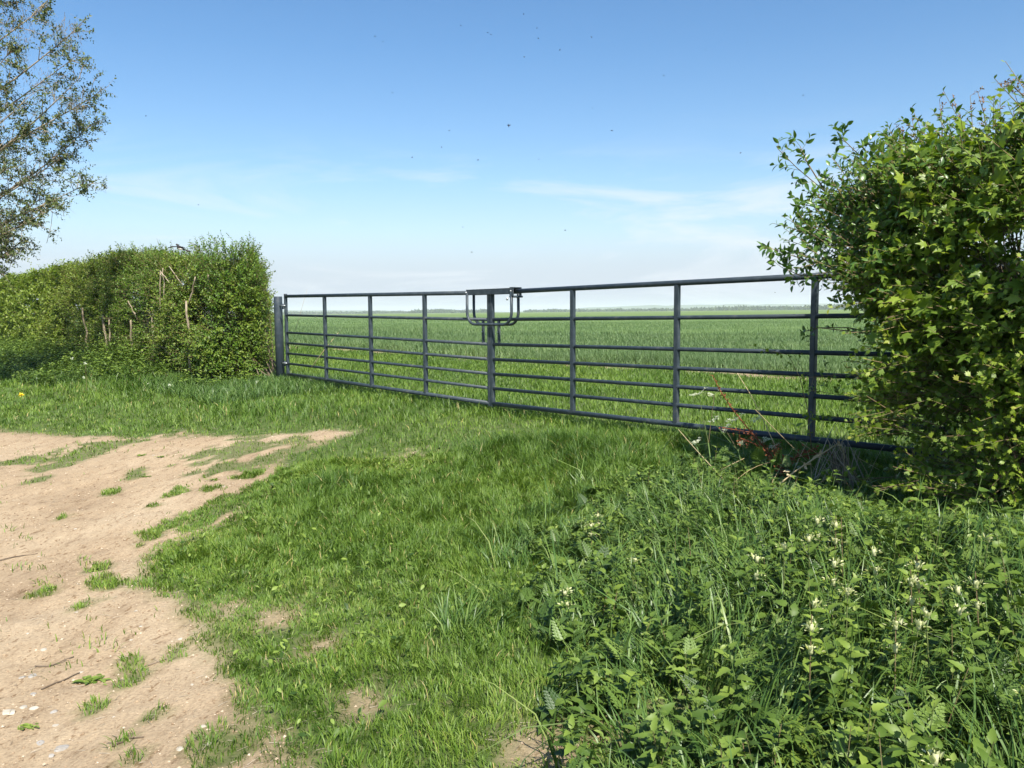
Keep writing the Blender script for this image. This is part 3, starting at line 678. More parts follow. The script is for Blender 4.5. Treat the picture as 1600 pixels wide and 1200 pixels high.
n = 380; u = rng.uniform(-14, -5.4, n); p0 = np.array([hp3(a, b, 0) for a, b in zip(u, rng.uniform(-.45, .45, n))]); u2 = u+rng.normal(0, .35, n)
p2 = np.array([hp3(a, b, c) for a, b, c in zip(np.minimum(u2, -6.2), rng.uniform(-.72, .3, n), rng.uniform(.7, 1.85, n))]); strands(mb, p0, (p0+p2)/2+rng.normal(0, .12, (n, 3)), p2, .010, .003, 5, 4)
mb.obj('inner_branches', M_bark2, hroot)
# loose sprigs on the top
mb = MB(); n = 160; u = rng.uniform(-14, -6.3, n); p = np.array([hp3(a, b, lh_top(a)-.05) for a, b in zip(u, rng.uniform(-.6, .4, n))])
shoots(mb, ELL, p, UP+rdir(n)*.4, rng.uniform(.04, .12, n), 7, .045, upn=.4, tip=.3)
p = np.array([at(325, 402, 12.9), at(333, 402, 13), at(318, 402, 13), at(342, 404, 12.8)]); shoots(mb, ELL5, p, UP+np.array([[-.2, 0, 0], [.6, 0, 0], [-.5, 0, .1], [.8, 0, 0]]), .16, 6, .085, upn=.3)
mb.obj('top_sprigs', [M_priv, M_twig], hroot)
# dry old creeper under the end of the hedge and faint grasses
# ------------------------------------------------------------------ right hedge
rroot = empty('hedge', (*pt(5.5, -.2), 0)); tag(rroot, 'tall overgrown hedge of maple and hawthorn leaves at the right edge, overhanging the gate', 'hedge')
def rh_top(u): return 1.62+.34*sst(4.1, 5.3, u)+.07*fbm(u*2.2, u*0+8, 67)
VC = -.42
def rh_left(z): return 4.54-.54*np.exp(-((z-1.5)/.30)**2)+.0*z+.2*sst(.5, .0, z)
def rhedge(N, tmpl, size, mats, name, k, sel, L=(.12, .30), up=.7, **kw):
    u = np.where(rng.random(N) < .85, rng.uniform(3.6, 5.7, N), rng.uniform(5.7, 7.6, N)); v = rng.uniform(-1, 1, N); z = rng.uniform(.06, 1, N); top = rh_top(u); z = z*top
    fce = rng.random(N); wv = .74*(1-.35*sst(.75, 1, z/top))*(1+.22*fbm(u*2.2, z*2.2, 18))
    vv = VC+np.where(fce < .62, -wv+rng.random(N)**1.3*.30, v*wv); zz = np.where((fce > .82), top-rng.random(N)**1.4*.28, z)
    le = rh_left(zz)+.15*(vv-VC+.5)**2; end = (fce > .62) & (fce < .82); u = np.where(end, le+rng.random(N)**1.2*.35, u)
    keep = (u > le) & sel(u, vv, zz)
    hol = vn(u*3.3, zz*3.3, 19); keep &= ~((hol < .34) & (rng.random(N) < (.85 if tmpl is not ELL else .25))); keep &= ~((zz < .42) & (vv < VC) & (rng.random(N) < .55))
    u, vv, zz = u[keep], vv[keep], zz[keep]; n = len(u); p = G+u[:, None]*GD+vv[:, None]*GN
    O = np.column_stack([p, zz+gh(p[:, 0], p[:, 1])*.5])
    out = ((vv-VC)/.55)[:, None]*gn3+UP*(.25+.9*(zz > rh_top(u)-.3))[:, None]-gd3*(1.0*(u < rh_left(zz)+.4))[:, None]
    D = nrm(out+rdir(n)*.7)
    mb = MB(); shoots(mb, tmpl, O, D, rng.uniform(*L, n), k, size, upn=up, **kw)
    return mb.obj(name, mats, rroot)
def zone(u, v, z, s): return vn(u*1.5, z*1.5, s)
rhedge(6000, MAPLE, .086, [M_map, M_twig], 'maple_foliage', 6, lambda u, v, z: (u > 4.35+.25*rng.random(len(u))) & (z > .55+.35*rng.random(len(u))), spread=1.0, up=.6, tip=.28, abias=.0, pairs=True, sd=.45)
rhedge(9500, HAW, .046, [M_haw, M_twig], 'hawthorn_foliage', 9, lambda u, v, z: (z < 1.0+.3*rng.random(len(u))) | (z > 1.8) | (u > 4.5+.8*rng.random(len(u))), tip=.3)
rhedge(6500, ELL5, .050, [M_priv, M_twig], 'blackthorn_foliage', 9, lambda u, v, z: (u < 4.6+.5*rng.random(len(u))) & (z > .9+.2*rng.random(len(u))), spread=.8, up=.4, tip=.25)
rhedge(13000, ELL, .05, [M_hl, M_twig], 'ivy_foliage', 8, lambda u, v, z: v > VC-.3, up=.6)
# long sprays that break the outline
mb = MB()
def spray(pts, n, size, tmpl=ELL5, r=.005, side=.1):
    """pts: picture-guided points on a bough, each (px, py, depth)"""
    W = [at(*p) for p in pts]; poly_tube(mb, W, np.linspace(r, r*.4, len(W)), 5, rng.random(), mat=1)
    W = np.array(W); seg = np.linspace(0, len(W)-1.001, n); i = seg.astype(int); f = (seg-i)[:, None]
    O = W[i]*(1-f)+W[i+1]*f; T = nrm(W[i+1]-W[i])
    shoots(mb, tmpl, O, T*.6+rdir(n)*.8+UP*.15, side*rng.uniform(.5, 1.3, n), 5, size, spread=.8, upn=.4, twr=.0015, tip=.2)
for pts, n, s in [([(1420, 395, 5.0), (1350, 345, 4.95), (1290, 300, 4.9), (1245, 262, 4.88), (1215, 232, 4.88)], 13, .052), ([(1290, 300, 4.9), (1262, 255, 4.9), (1250, 228, 4.9)], 6, .05),
                  ([(1440, 330, 4.8), (1380, 275, 4.8), (1335, 235, 4.8), (1312, 212, 4.8)], 14, .052), ([(1430, 300, 4.7), (1400, 250, 4.7), (1392, 215, 4.7)], 9, .052),
                  ([(1440, 390, 4.9), (1370, 380, 4.85), (1300, 370, 4.85), (1250, 345, 4.85)], 18, .05), ([(1440, 420, 4.9), (1360, 412, 4.8), (1290, 415, 4.8), (1240, 400, 4.8), (1205, 388, 4.8)], 18, .05),
                  ([(1380, 420, 4.8), (1300, 430, 4.75), (1250, 430, 4.75), (1222, 418, 4.75)], 12, .045), ([(1420, 350, 4.8), (1350, 330, 4.8), (1280, 325, 4.8), (1250, 318, 4.8)], 16, .05),
                  ([(1420, 480, 4.7), (1370, 455, 4.7), (1335, 452, 4.7), (1315, 460, 4.7)], 7, .045), ([(1430, 520, 4.8), (1370, 520, 4.75), (1325, 512, 4.75), (1280, 512, 4.75), (1250, 520, 4.75)], 8, .03),
                  ([(1440, 560, 4.7), (1380, 545, 4.7), (1345, 540, 4.7)], 7, .04)]:
    spray(pts, int(n*1.5), s*1.2)
o = mb.obj('overhanging_sprays', [M_priv, M_twig], rroot)
mb = MB()
for pts, n, s in [([(1450, 640, 4.6), (1390, 625, 4.6), (1330, 620, 4.7), (1280, 612, 4.8)], 10, .032), ([(1450, 600, 4.6), (1380, 590, 4.7), (1310, 585, 4.7), (1262, 590, 4.8)], 10, .03), ([(1440, 690, 4.5), (1370, 660, 4.6), (1300, 650, 4.8), (1265, 655, 4.9)], 10, .03),
                  ([(1268, 700, 5.0), (1262, 640, 5.0), (1250, 590, 5.0), (1232, 555, 5.0), (1205, 548, 5.0)], 9, .028), ([(1480, 760, 4.2), (1400, 745, 4.3), (1340, 750, 4.3), (1300, 752, 4.3)], 9, .04), ([(1600, 640, 3.9), (1540, 660, 3.9), (1500, 690, 4.0), (1520, 740, 4.0)], 22, .04),
                  ([(1560, 560, 4.0), (1490, 600, 4.0), (1460, 650, 4.1)], 12, .04), ([(1600, 740, 3.8), (1560, 745, 3.8), (1570, 790, 3.8)], 14, .042), ([(1500, 640, 4.1), (1440, 690, 4.1), (1450, 740, 4.1)], 20, .04)]:
    spray(pts, int(n*1.5), s*1.15, HAW, .003, .11)
mb.obj('low_hawthorn_sprays', [M_haw, M_twig], rroot)
mb = MB()
for pts in [[(1530, 260, 4.5), (1520, 205, 4.5), (1516, 150, 4.5)], [(1470, 250, 4.6), (1472, 200, 4.6), (1468, 155, 4.6)], [(1500, 240, 4.5), (1502, 190, 4.5), (1490, 155, 4.5)], [(1440, 270, 4.6), (1434, 225, 4.6), (1426, 190, 4.6)], [(1560, 230, 4.4), (1555, 195, 4.4), (1560, 165, 4.4)],
            [(1600, 150, 4.2), (1580, 133, 4.2), (1566, 130, 4.2)], [(1590, 220, 4.2), (1590, 180, 4.2), (1600, 160, 4.2)], [(1400, 260, 4.6), (1412, 215, 4.6), (1404, 200, 4.6)], [(1620, 160, 4.2), (1612, 135, 4.2), (1590, 125, 4.2)], [(1545, 230, 4.4), (1538, 180, 4.4), (1528, 145, 4.4)]]:
    mb = MB(); spray(pts, 10, .020, ELL, .003, .035); mb.obj('red_tipped_shoot', [M_red, M_twig], rroot)
mb = MB(); n = 260; u = rng.uniform(4.7, 7.4, n); p0 = np.array([hp3(a, b, 0) for a, b in zip(u, rng.uniform(-.5, .1, n))])
p2 = np.array([hp3(a, b, c) for a, b, c in zip(np.maximum(u+rng.normal(-.1, .4, n), 4.7), rng.uniform(-.8, .3, n), rng.uniform(.4, 1.9, n))])
strands(mb, p0, (p0+p2)/2+rng.normal(0, .1, (n, 3)), p2, .009, .003, 5, 4); mb.obj('inner_branches', M_bark2, rroot)
mb = MB()
for pts in [[(1410, 325, 4.3), (1440, 350, 4.25), (1455, 385, 4.2), (1465, 440, 4.2)], [(1280, 512, 4.6), (1350, 520, 4.5), (1440, 540, 4.4)], [(1550, 340, 3.9), (1590, 365, 3.9)], [(1440, 570, 4.2), (1480, 600, 4.15)], [(1425, 700, 4.2), (1440, 780, 4.2)]]:
    mb = MB(); poly_tube(mb, [at(*p) for p in pts], .0035, 6, .8); mb.obj('bare_twig', M_twig, rroot)

# ------------------------------------------------------------------ tree upper left
tb = np.array([-10.3, 13.6, -.05]); troot = empty('tree', tb); tag(troot, 'sparse tree with dull olive leaves behind the left hedge, leaning in from the left edge', 'tree')
mb = MB(); TR = np.array([tb, tb+[.1, 0, 1.0], tb+[-.1, .1, 2.1], tb+[-.1, 0, 3.6], tb+[-.3, 0, 5.2], tb+[-.4, .2, 7]]); poly_tube(mb, TR, [.16, .13, .11, .08, .05, .02], 10); mb.obj('trunk', M_bark2, troot)
LE = MB(); LB = MB()
def limb(z0, tgt, r=.03, nt=28, leafn=1., sz=.056):
    p0 = np.array([np.interp(z0, TR[:, 2], TR[:, i]) for i in range(3)]); q = np.array(tgt); d = q-p0; Ln = np.linalg.norm(d)
    m = p0+d*.5+np.array([0, 0, -.05*Ln])+rng.normal(0, .1, 3)
    strands(LB, p0, m, q, r, .004, 9, 6)
    t = rng.uniform(.18, 1, nt); T = t[:, None]; C = (1-T)**2*p0+2*T*(1-T)*m+T*T*q; tan = nrm(2*(1-T)*(m-p0)+2*T*(q-m))
    l2 = .62*rng.uniform(.35, 1.1, nt)*(1.2-.6*t); d2 = nrm(tan*.8+rdir(nt)*.75+UP*.1); E = C+d2*l2[:, None]+UP*(-.05*l2)[:, None]
    strands(LB, C, C+d2*(l2*.5)[:, None]+UP*.03, E, .007, .0025, 4, 4)
    for c, e, dd in zip(C, E, d2):
        k = int(rng.integers(6, 10)); s = rng.uniform(.2, 1, k)[:, None]; O = c+(e-c)*s; D = nrm(dd*.7+rdir(k)*.8-UP*.15)
        shoots(LB, DIA, O, D, rng.uniform(.08, .25, k), 0 or 1, .0001, twr=.0026, twmat=0)
        if rng.random() < leafn: shoots(LE, ELL, O, D, rng.uniform(.08, .25, k), 8, sz, spread=1, tw=False, upn=.3, tip=.3, drop=.35)
for z0_, (px, py, dp), nt in [(7.5, (60, -30, 21), 26), (6.6, (100, 5, 21), 22), (5.6, (152, 38, 21), 34), (5.0, (140, 90, 20.5), 28), (4.6, (176, 148, 21), 36), (4.0, (150, 120, 20), 24), (3.6, (165, 195, 21), 34), (3.2, (130, 240, 21), 26), (3.0, (155, 290, 20.7), 34), (2.6, (100, 300, 21), 24), (2.2, (108, 325, 20.5), 26),
                         (1.9, (65, 372, 20.5), 24), (1.6, (35, 395, 20.5), 22), (4.5, (60, 160, 19.8), 30), (5.5, (40, 80, 20), 30), (3.4, (30, 260, 20), 26), (2.5, (20, 330, 20), 24), (6.5, (20, 20, 20.5), 26), (5, (90, 200, 22), 24), (7, (-10, -60, 21), 26),
                         (8.5, (-60, -220, 21), 20), (6.5, (-150, 40, 18.5), 18)]:
    z0 = z0_*.64; limb(z0, at(px-24 if px > 0 else px, py, dp*.64), .030, nt)
LB.obj('branches', M_bark, troot); LE.obj('foliage', M_tree, troot)
mb = MB()
n = 900
for cx, cy, r in [(70, 20, 40), (140, 45, 22), (40, 60, 40), (30, 150, 40), (100, 130, 30), (80, 260, 35), (30, 350, 25), (150, 155, 15), (20, 10, 40)]:
    k = 130; a = rng.normal(0, r*.55, (k, 2)); O = np.array([at(cx-34+x, cy+4+y, 13.4+rng.normal(0, .4)) for x, y in a]); strands(mb, O, O+rdir(k)*.03-UP*.02, O+rdir(k)*.045-UP*.06, .004, .002, 2, 3)
mb.obj('catkins', M_seed, troot)
mb = MB()
for pts in [[(108, 330), (106, 352), (99, 380)], [(124, 325), (126, 338)], [(48, 370), (45, 400), (40, 425)], [(30, 380), (25, 410), (22, 430)], [(60, 360), (58, 385)], [(38, 375), (36, 405)]]:
    mb = MB(); poly_tube(mb, [at(a-26, b, 13.2) for a, b in pts], .004, 4); mb.obj('hanging_twig', M_bark, troot)

# ------------------------------------------------------------------ smaller plants
def fit_curve(p, n=10):
    p = np.array(p, float); t = np.linspace(0, len(p)-1, n); i = np.minimum(t.astype(int), len(p)-2); f = (t-i)[:, None]; return p[i]*(1-f)+p[i+1]*f
def stalk(label, pts, r=.003, mat=M_straw, name='dry_stalk', group=None, fork=None, cat='stalk'):
    W = [at(*p) for p in pts]; mb = MB(); poly_tube(mb, W, np.linspace(r, r*.5, len(W)), 6, rng.random())
    if fork: poly_tube(mb, [at(*p) for p in fork], np.linspace(r*.8, r*.4, len(fork)), 6, .6)
    o = mb.obj(name, mat, loc=W[0]); return tag(o, label, cat, group)
GS = 'dry straw-coloured stalks'
stalk('long pale dry stalk slanting up across the lower gate rails by the red dock', [(1275, 810, 4.6), (1240, 760, 4.7), (1205, 683, 4.8), (1175, 620, 4.8), (1152, 583, 4.8)], .0032, group=GS)
stalk('forked dry stalk leaning over the nettles just below the bottom rail', [(1172, 800, 4.7), (1150, 770, 4.7), (1120, 738, 4.75), (1085, 700, 4.8), (1060, 671, 4.8)], .003, group=GS, fork=[(1120, 738, 4.75), (1142, 726, 4.7), (1163, 716, 4.7)])
stalk('thin yellow stalk crossing the rails of the left-hand gate near its hinge end', [(486, 575, 10.9), (508, 545, 10.9), (532, 516, 10.9)], .006, group=GS)
stalk('thin dark stalk rising above the top rail near the left gate post', [(462, 515, 11.8), (472, 480, 11.8), (480, 452, 11.8)], .003, M_dead, group=GS)
stalk('short dry stalk in the nettles left of the flowering dead-nettles', [(1080, 830, 4.2), (1068, 800, 4.2), (1062, 775, 4.2)], .003, group=GS)
stalk('tiny dry straw standing in the grass at the bottom edge', [(452, 1215, 2.55), (456, 1185, 2.55), (462, 1158, 2.55)], .003, group=GS)
stalk('arching green grass blade curling over beside the dead grass clump', [(1235, 800, 4.3), (1262, 768, 4.3), (1290, 748, 4.3), (1320, 746, 4.3)], .005, M_stem, 'grass_blade', cat='grass blade')
# dead stalk clump
cr = at(1325, 790, 4.6); root = empty('dead_grass_clump', cr); tag(root, 'tangled clump of dead grey and brown stalks at the foot of the right hedge', 'dead grass')
for mt, k, lb in ((M_dead, 46, None), (M_bark2, 20, None)):
    mb = MB(); top = np.array([at(1312+rng.normal(0, 14), 705+rng.normal(0, 16), 4.75+rng.normal(0, .08)) for _ in range(k)]); bot = np.array([at(1325+rng.normal(0, 34), 800+rng.normal(0, 12), 4.6+rng.normal(0, .12)) for _ in range(k)])
    strands(mb, bot, (top+bot)/2+rng.normal(0, .03, (k, 3)), top, .0035, .002, 5, 4); mb.obj('stalks', mt, root)
mb = MB()
for pts in [[(1310, 690), (1335, 745), (1372, 800)], [(1318, 700), (1322, 760), (1318, 830)], [(1250, 690), (1290, 720), (1318, 730)], [(1340, 715), (1375, 735)], [(1315, 690), (1345, 672)], [(1288, 760), (1318, 770), (1345, 800)], [(1180, 640), (1230, 690), (1300, 760)], [(1225, 775), (1240, 730), (1262, 690)], [(1190, 790), (1210, 740), (1240, 700)], [(1260, 800), (1275, 745), (1262, 705)], [(1130, 775), (1160, 730), (1205, 722)], [(1345, 800), (1352, 740), (1385, 690)], [(1370, 790), (1360, 735), (1330, 700)], [(1240, 790), (1200, 765), (1165, 768)], [(1400, 770), (1398, 735), (1408, 700)]]:
    mb = MB(); W = [at(a, b, 4.45+.12*j) for j, (a, b) in enumerate(pts)]; strands(mb, W[0], W[len(W)//2] if len(W) > 2 else (W[0]+W[1])/2, W[-1], .0019, .0011, 8, 5, rng.random()); mb.obj('loose_stalk', M_straw, root)
# bent bramble stem with withered leaves
P = fit_curve([at(1213, 768, 4.5), at(1216, 758, 4.5), at(1240, 738, 4.5), at(1270, 718, 4.5), at(1308, 694, 4.6)], 12)
root = empty('withered_stem', P[0]); tag(root, 'withered orange-brown bramble stem leaning across to the dead grass clump', 'bramble')
mb = MB(); poly_tube(mb, P, .0042, 6); mb.obj('stem', M_straw, root)
mb = MB(); O = np.repeat(P[1::2], 6, 0)+rng.normal(0, .008, (36, 3)); scatter(mb, ELL, O, frames(rdir(36, -.6), rdir(36)), .035*rng.uniform(.6, 1.2, 36)); O = P[0]+rng.normal(0, .012, (18, 3))-UP*.03; scatter(mb, ELL, O, frames(rdir(18, -1), rdir(18)), .03*rng.uniform(.6, 1.2, 18))
mb.obj('withered_leaves', M_straw, root)
# dock
dk = gpt(1225, 775); P = [at(1240, 790, 4.8), at(1222, 735, 4.8), at(1195, 700, 4.85), at(1165, 665, 4.9), at(1145, 640, 4.9), at(1125, 610, 4.9), at(1113, 586, 4.9)]
root = empty('dock_plant', P[0]); tag(root, 'dead dock with rusty red seed heads in front of the bottom gate rail', 'dock')
mb = MB(); poly_tube(mb, P, np.linspace(.006, .002, len(P)), 6)
arms = [[at(1222, 735, 4.8), at(1245, 712, 4.8), at(1270, 702, 4.8)], [at(1205, 712, 4.8), at(1180, 694, 4.8), at(1155, 684, 4.8)], [at(1222, 735, 4.8), at(1212, 715, 4.75), at(1214, 695, 4.75)], [at(1195, 700, 4.85), at(1175, 676, 4.85), at(1128, 668, 4.85)], [at(1222, 735, 4.8), at(1235, 716, 4.8), at(1292, 706, 4.8)]]
for a_ in arms: poly_tube(mb, a_, .003, 5)
mb.obj('stem', M_dock, root)
mb = MB()
for ln, k, sp in [(fit_curve(P[3:], 8), 45, .008), (fit_curve(arms[0], 8), 150, .018), (fit_curve(arms[1], 8), 110, .016), (fit_curve(arms[2], 8), 120, .02), (fit_curve(P[1:4], 8), 110, .016), (fit_curve(arms[3], 8), 40, .012), (fit_curve(arms[4], 8), 60, .012)]:
    O = ln[rng.integers(0, 8, k)]+rng.normal(0, sp, (k, 3)); poly_tube(mb, ln, .0025, 5, .5); scatter(mb, ELL, O, frames(rdir(k), rdir(k)), .016*rng.uniform(.6, 1.3, k))
    mb.obj('seed_head', M_dock, root); mb = MB()
# cow parsley
def cow(base, umb, label, dp):
    B_ = gpt(*base); root = empty('cow_parsley', B_); tag(root, label, 'cow parsley', 'flowering cow parsley by the gate')
    tops = [at(x, y, dp) for x, y, r in umb]; mb = MB(); hub = B_*.45+np.mean(tops, 0)*.55
    poly_tube(mb, [B_, (B_+hub)/2+rng.normal(0, .01, 3), hub], .0035, 6)
    for t in tops: strands(mb, hub, (hub+t)/2+[0, 0, -.015], t-UP*.02, .0022, .0014, 4, 4)
    mb2 = MB()
    for (x, y, r), t in zip(umb, tops):
        k = 9; rr = r/F*dp; q = rng.random(k)*6.28; d = np.sqrt(rng.random(k))*rr
        U = t+np.stack([np.cos(q)*d, np.sin(q)*d, rng.normal(0, .004, k)+.02*np.cos(q)], 1); mb2 = MB(); strands(mb2, np.repeat([t-UP*.02], k, 0), U*.5+(t-UP*.01)*.5, U, .001, .0007, 2, 3)
        for c in U:
            m = 16; O = c+rng.normal(0, .006, (m, 3))*[1, 1, .4]; scatter(mb2, DIA, O, frames(rdir(m)*[1, 1, .2], np.tile(UP, (m, 1))+rng.normal(0, .3, (m, 3))), .0085*rng.uniform(.7, 1.3, m))
        mb2.obj('umbel', M_white, root)
    mb.obj('stem', M_stem, root)
    mb3 = MB(); k = 16; O = B_+np.array([0, 0, .08])+rng.normal(0, .05, (k, 3)); scatter(mb3, FROND, O, frames(rdir(k, .3), np.tile(UP, (k, 1))), .14*rng.uniform(.6, 1.1, k)); mb3.obj('foliage', M_frond, root)
cow((1118, 760), [(1092, 612, 16), (1116, 612, 12), (1086, 690, 9)], 'cow parsley with cream umbels against the third lowest gate rail', 5.0)
cow((1165, 765), [(1150, 652, 14), (1115, 655, 9), (1178, 655, 11), (1135, 668, 8)], 'cow parsley with three white umbels just above the bottom gate rail', 5.0)
cow((1210, 775), [(1192, 688, 13), (1160, 690, 8), (1210, 695, 7)], 'low cow parsley with a white umbel between the red dock seeds', 4.9)
# dark nettle top against the rail
def herb_plant(name, label, base, L, k, size, tmpl, mat, cat, lean=(0, 0), group=None, upn=1.):
    root = empty(name, base); tag(root, label, cat, group); mb = MB()
    shoots(mb, tmpl, np.array([base]), np.array([[lean[0], lean[1], 1.]]), np.array([L]), k, size, pairs=True, upn=upn, twr=.003, drop=.05, spread=1.1); mb.obj('leafy_stem', [mat, M_stem], root); return root
b = gpt(1240, 770); t = at(1238, 662, b[1]); herb_plant('nettle', 'single dark nettle standing up against the bottom rail beside the third upright', b, t[2]-b[2], 14, .075, NET, M_net, 'nettle')
# dead-nettles with cream flowers: one plant, then copies
PET = leaf_t(3, .55, .7, -.35)
def deadnettle(h, seed):
    mb = MB(); O = np.zeros((1, 3)); strands(mb, O, O+UP*h*.5, O+UP*h, .0022, .0015, 4, 5); st = mb
    lv = MB(); shoots(lv, NET, O, np.array([[0.02, .02, 1.]]), np.array([h]), 16, .055, tw=False, pairs=True, upn=1., spread=1.1, drop=.1, tip=.35)
    fls = []
    for zf in (.74, .90)[seed == 2:]:
        fl = MB(); fls.append(fl); k = int(rng.integers(6, 9)); az = rng.random(k)*6.28; d = np.stack([np.cos(az), np.sin(az), 0*az], 1); O = d*.010+UP*h*zf+rng.normal(0, .003, (k, 3))
        scatter(fl, PET, O, frames(d*.8+UP*.9, d*-.5+UP), .0155*rng.uniform(.7, 1.2, k), rng.random(k)); O2 = O+d*.010
        scatter(fl, PET, O2, frames(d+UP*-.1, np.tile(UP, (k, 1))), .010*rng.uniform(.8, 1.2, k), rng.random(k)); poly_tube(fl, [UP*h*(zf-.03), UP*h*(zf+.03)], .006, 6)
    return [st, lv]+fls
protos = []
GDN = 'cream-flowered dead-nettles among the weeds'
first = []
def dn_root(loc): return tag(empty('dead_nettle', loc), 'cream-flowered dead-nettle standing among the green nettles in the right foreground', 'dead-nettle', GDN)
spots = [(1273, 925, 3.05), (1268, 960, 2.9), (1325, 905, 3.2), (1385, 850, 3.5), (1435, 890, 3.2), (1465, 940, 2.95), (1520, 905, 3.0), (1545, 900, 2.95), (1228, 840, 3.7), (1290, 800, 3.9), (1308, 805, 3.8), (1270, 825, 3.7), (1300, 860, 3.4), (1405, 965, 2.8), (1412, 958, 3.3), (1180, 855, 3.7), (942, 795, 4.4), (985, 865, 3.8), (903, 908, 3.5), (925, 812, 4.3),
         (1445, 1160, 2.2), (1590, 1020, 2.45), (1450, 860, 3.4), (1530, 825, 3.4), (1560, 850, 3.2), (1580, 850, 3.2), (1110, 830, 3.9), (1520, 1100, 2.35), (1595, 1060, 2.3), (1250, 870, 3.5), (1350, 830, 3.6), (1480, 870, 3.2), (1240, 700+120, 3.9)]
for i, (px, py, dp) in enumerate(spots[:24]):
    tp = gpt(px, py, .34 if px > 1000 else .24); h = float(tp[2]-gh(tp[0], tp[1])+.02)
    loc = (tp[0], tp[1], tp[2]-h)
    root = dn_root(loc)
    if i < 3:
        h0 = h; parts = []
        w = root['_w']
        for nm, m_, mt in zip(('stem', 'leaves', 'flower_whorl', 'flower_whorl'), deadnettle(h0, i), (M_stem, M_net, M_cream, M_cream)):
            m_.V = [q+np.array(w, np.float32) for q in m_.V]; parts.append(m_.obj(nm, mt, root))
        protos.append((h0, parts))
    else:
        h0, parts = protos[i % 3]
        for p_ in parts:
            c = p_.copy(); c.parent = root; COL.objects.link(c)
        root.scale = (1, 1, max(.6, min(1.3, h/h0))); root.rotation_euler = (rng.normal(0, .08), rng.normal(0, .08), rng.random()*6.28)
        root.location.z = tp[2]-h0*root.scale.z
# small white flowers on left bank
FW = MB()
def flower_at(px, py, Y, name, label, cat, mat, r=.02, group=None):
    tp = at(px, py, Y); g = gh(tp[0], tp[1]); root = empty(name, (tp[0], tp[1], g)); tag(root, label, cat, group)
    mb = MB(); b = np.array([tp[0], tp[1], g]); strands(mb, b, (b+tp)/2+[.01, 0, 0], tp, .003, .002, 3, 4); mb.obj('stem', M_stem, root)
    mb = MB(); k = 16; az = np.arange(k)*2.4; d = rdir(k, .3); scatter(mb, DIA, np.repeat([tp], k, 0), frames(d, rdir(k)), r*rng.uniform(.7, 1.2, k)); mb.obj('flower_head', mat, root)
for px, py in [(133, 568), (131, 590), (158, 615), (190, 624), (222, 610), (228, 606), (155, 622), (265, 602), (112, 560), (232, 600), (345, 607), (402, 597)]:
    Y = 11.2 if px > 250 else 11.8
    flower_at(px, py, Y, 'white_flower', 'small white flower head in the weeds below the left hedge', 'flower', M_white, .026, 'white flowers below the left hedge')
flower_at(33, 617, 11, 'dandelion', 'yellow dandelion in the weeds near the left edge', 'dandelion', M_yellow, .04)

# stones, twigs and clods on the track
import bmesh
def stone_mesh(seed, flat=.45):
    bm = bmesh.new(); bmesh.ops.create_icosphere(bm, subdivisions=2, radius=1); r = np.random.default_rng(seed); k = r.normal(size=(6, 3)); k /= np.linalg.norm(k, axis=1)[:, None]; o = r.uniform(.55, .9, 6)
    for v in bm.verts:
        p = np.array(v.co)
        for a_, b_ in zip(k, o):
            d = p@a_
            if d > b_: p = p-a_*(d-b_)
        v.co = (p[0], p[1]*.8, p[2]*flat)
    me = bpy.data.meshes.new('stone'); bm.to_mesh(me); bm.free(); return me
SM = [stone_mesh(i) for i in range(5)]
for m_ in SM: m_.materials.append(M_stone)
SMG = [m_.copy() for m_ in SM[:2]]
for m_ in SMG: m_.materials.clear(); m_.materials.append(M_stoneg)
stones = [(12, 1115, .035, 0), (35, 1106, .024, 0), (53, 1107, .02, 0), (68, 1016, .022, 0), (127, 1051, .014, 0), (282, 1171, .02, 0), (282, 999, .017, 0), (220, 979, .012, 0), (119, 957, .013, 0), (87, 1134, .016, 0), (212, 955, .013, 0), (318, 1135, .016, 0), (327, 1163, .016, 0), (118, 827, .016, 0), (43, 990, .012, 0), (178, 1121, .010, 0),
          (52, 1056, .03, 1), (35, 1058, .018, 1), (62, 1161, .026, 1), (95, 1168, .035, 1), (53, 1084, .02, 1), (85, 1112, .02, 1), (80, 1180, .015, 1), (240, 712, .02, 0), (350, 760, .018, 0), (60, 870, .012, 0), (205, 1000, .01, 0), (300, 1070, .01, 0)]
for i, (px, py, r, g_) in enumerate(stones):
    p = gpt(px, py); o = bpy.data.objects.new('stone', (SMG if g_ else SM)[i % (2 if g_ else 5)]); COL.objects.link(o); o.location = (p[0], p[1], p[2]+r*(.0 if not g_ else -.12)); r *= .78; o.scale = (r, r, r); o.rotation_euler = (0, 0, i*1.7)
    tag(o, 'pale flint stone bedded in the sandy track' if not g_ else 'flat blue-grey stone sunk in the sandy track near the lower left corner', 'stone', 'pale stones in the track' if not g_ else 'grey stones in the track')
for pts, lb in [([(177, 1168), (195, 1158), (225, 1153)], 'dark curved twig lying on the track near the bottom edge'), ([(65, 1078), (95, 1066), (125, 1052)], 'thin straight twig lying on the track between the two green sprouts'), ([(55, 1042), (75, 1043), (115, 1027)], 'kinked twig on the track left of the trampled leaves'),
                ([(0, 876), (28, 870), (60, 866)], 'long thin twig on the track at the left edge'), ([(230, 1042), (248, 1036), (262, 1030)], 'short twig beside the low grass tuft on the track')]:
    W = [gpt(*p)+UP*.004 for p in pts]; mb = MB(); poly_tube(mb, fit_curve(W, 7)+rng.normal(0, .003, (7, 3))*[1, 1, .2], np.linspace(.0035, .002, 7), 5); tag(mb.obj('twig', M_bark2, loc=W[0]), lb, 'twig', 'twigs on the track')
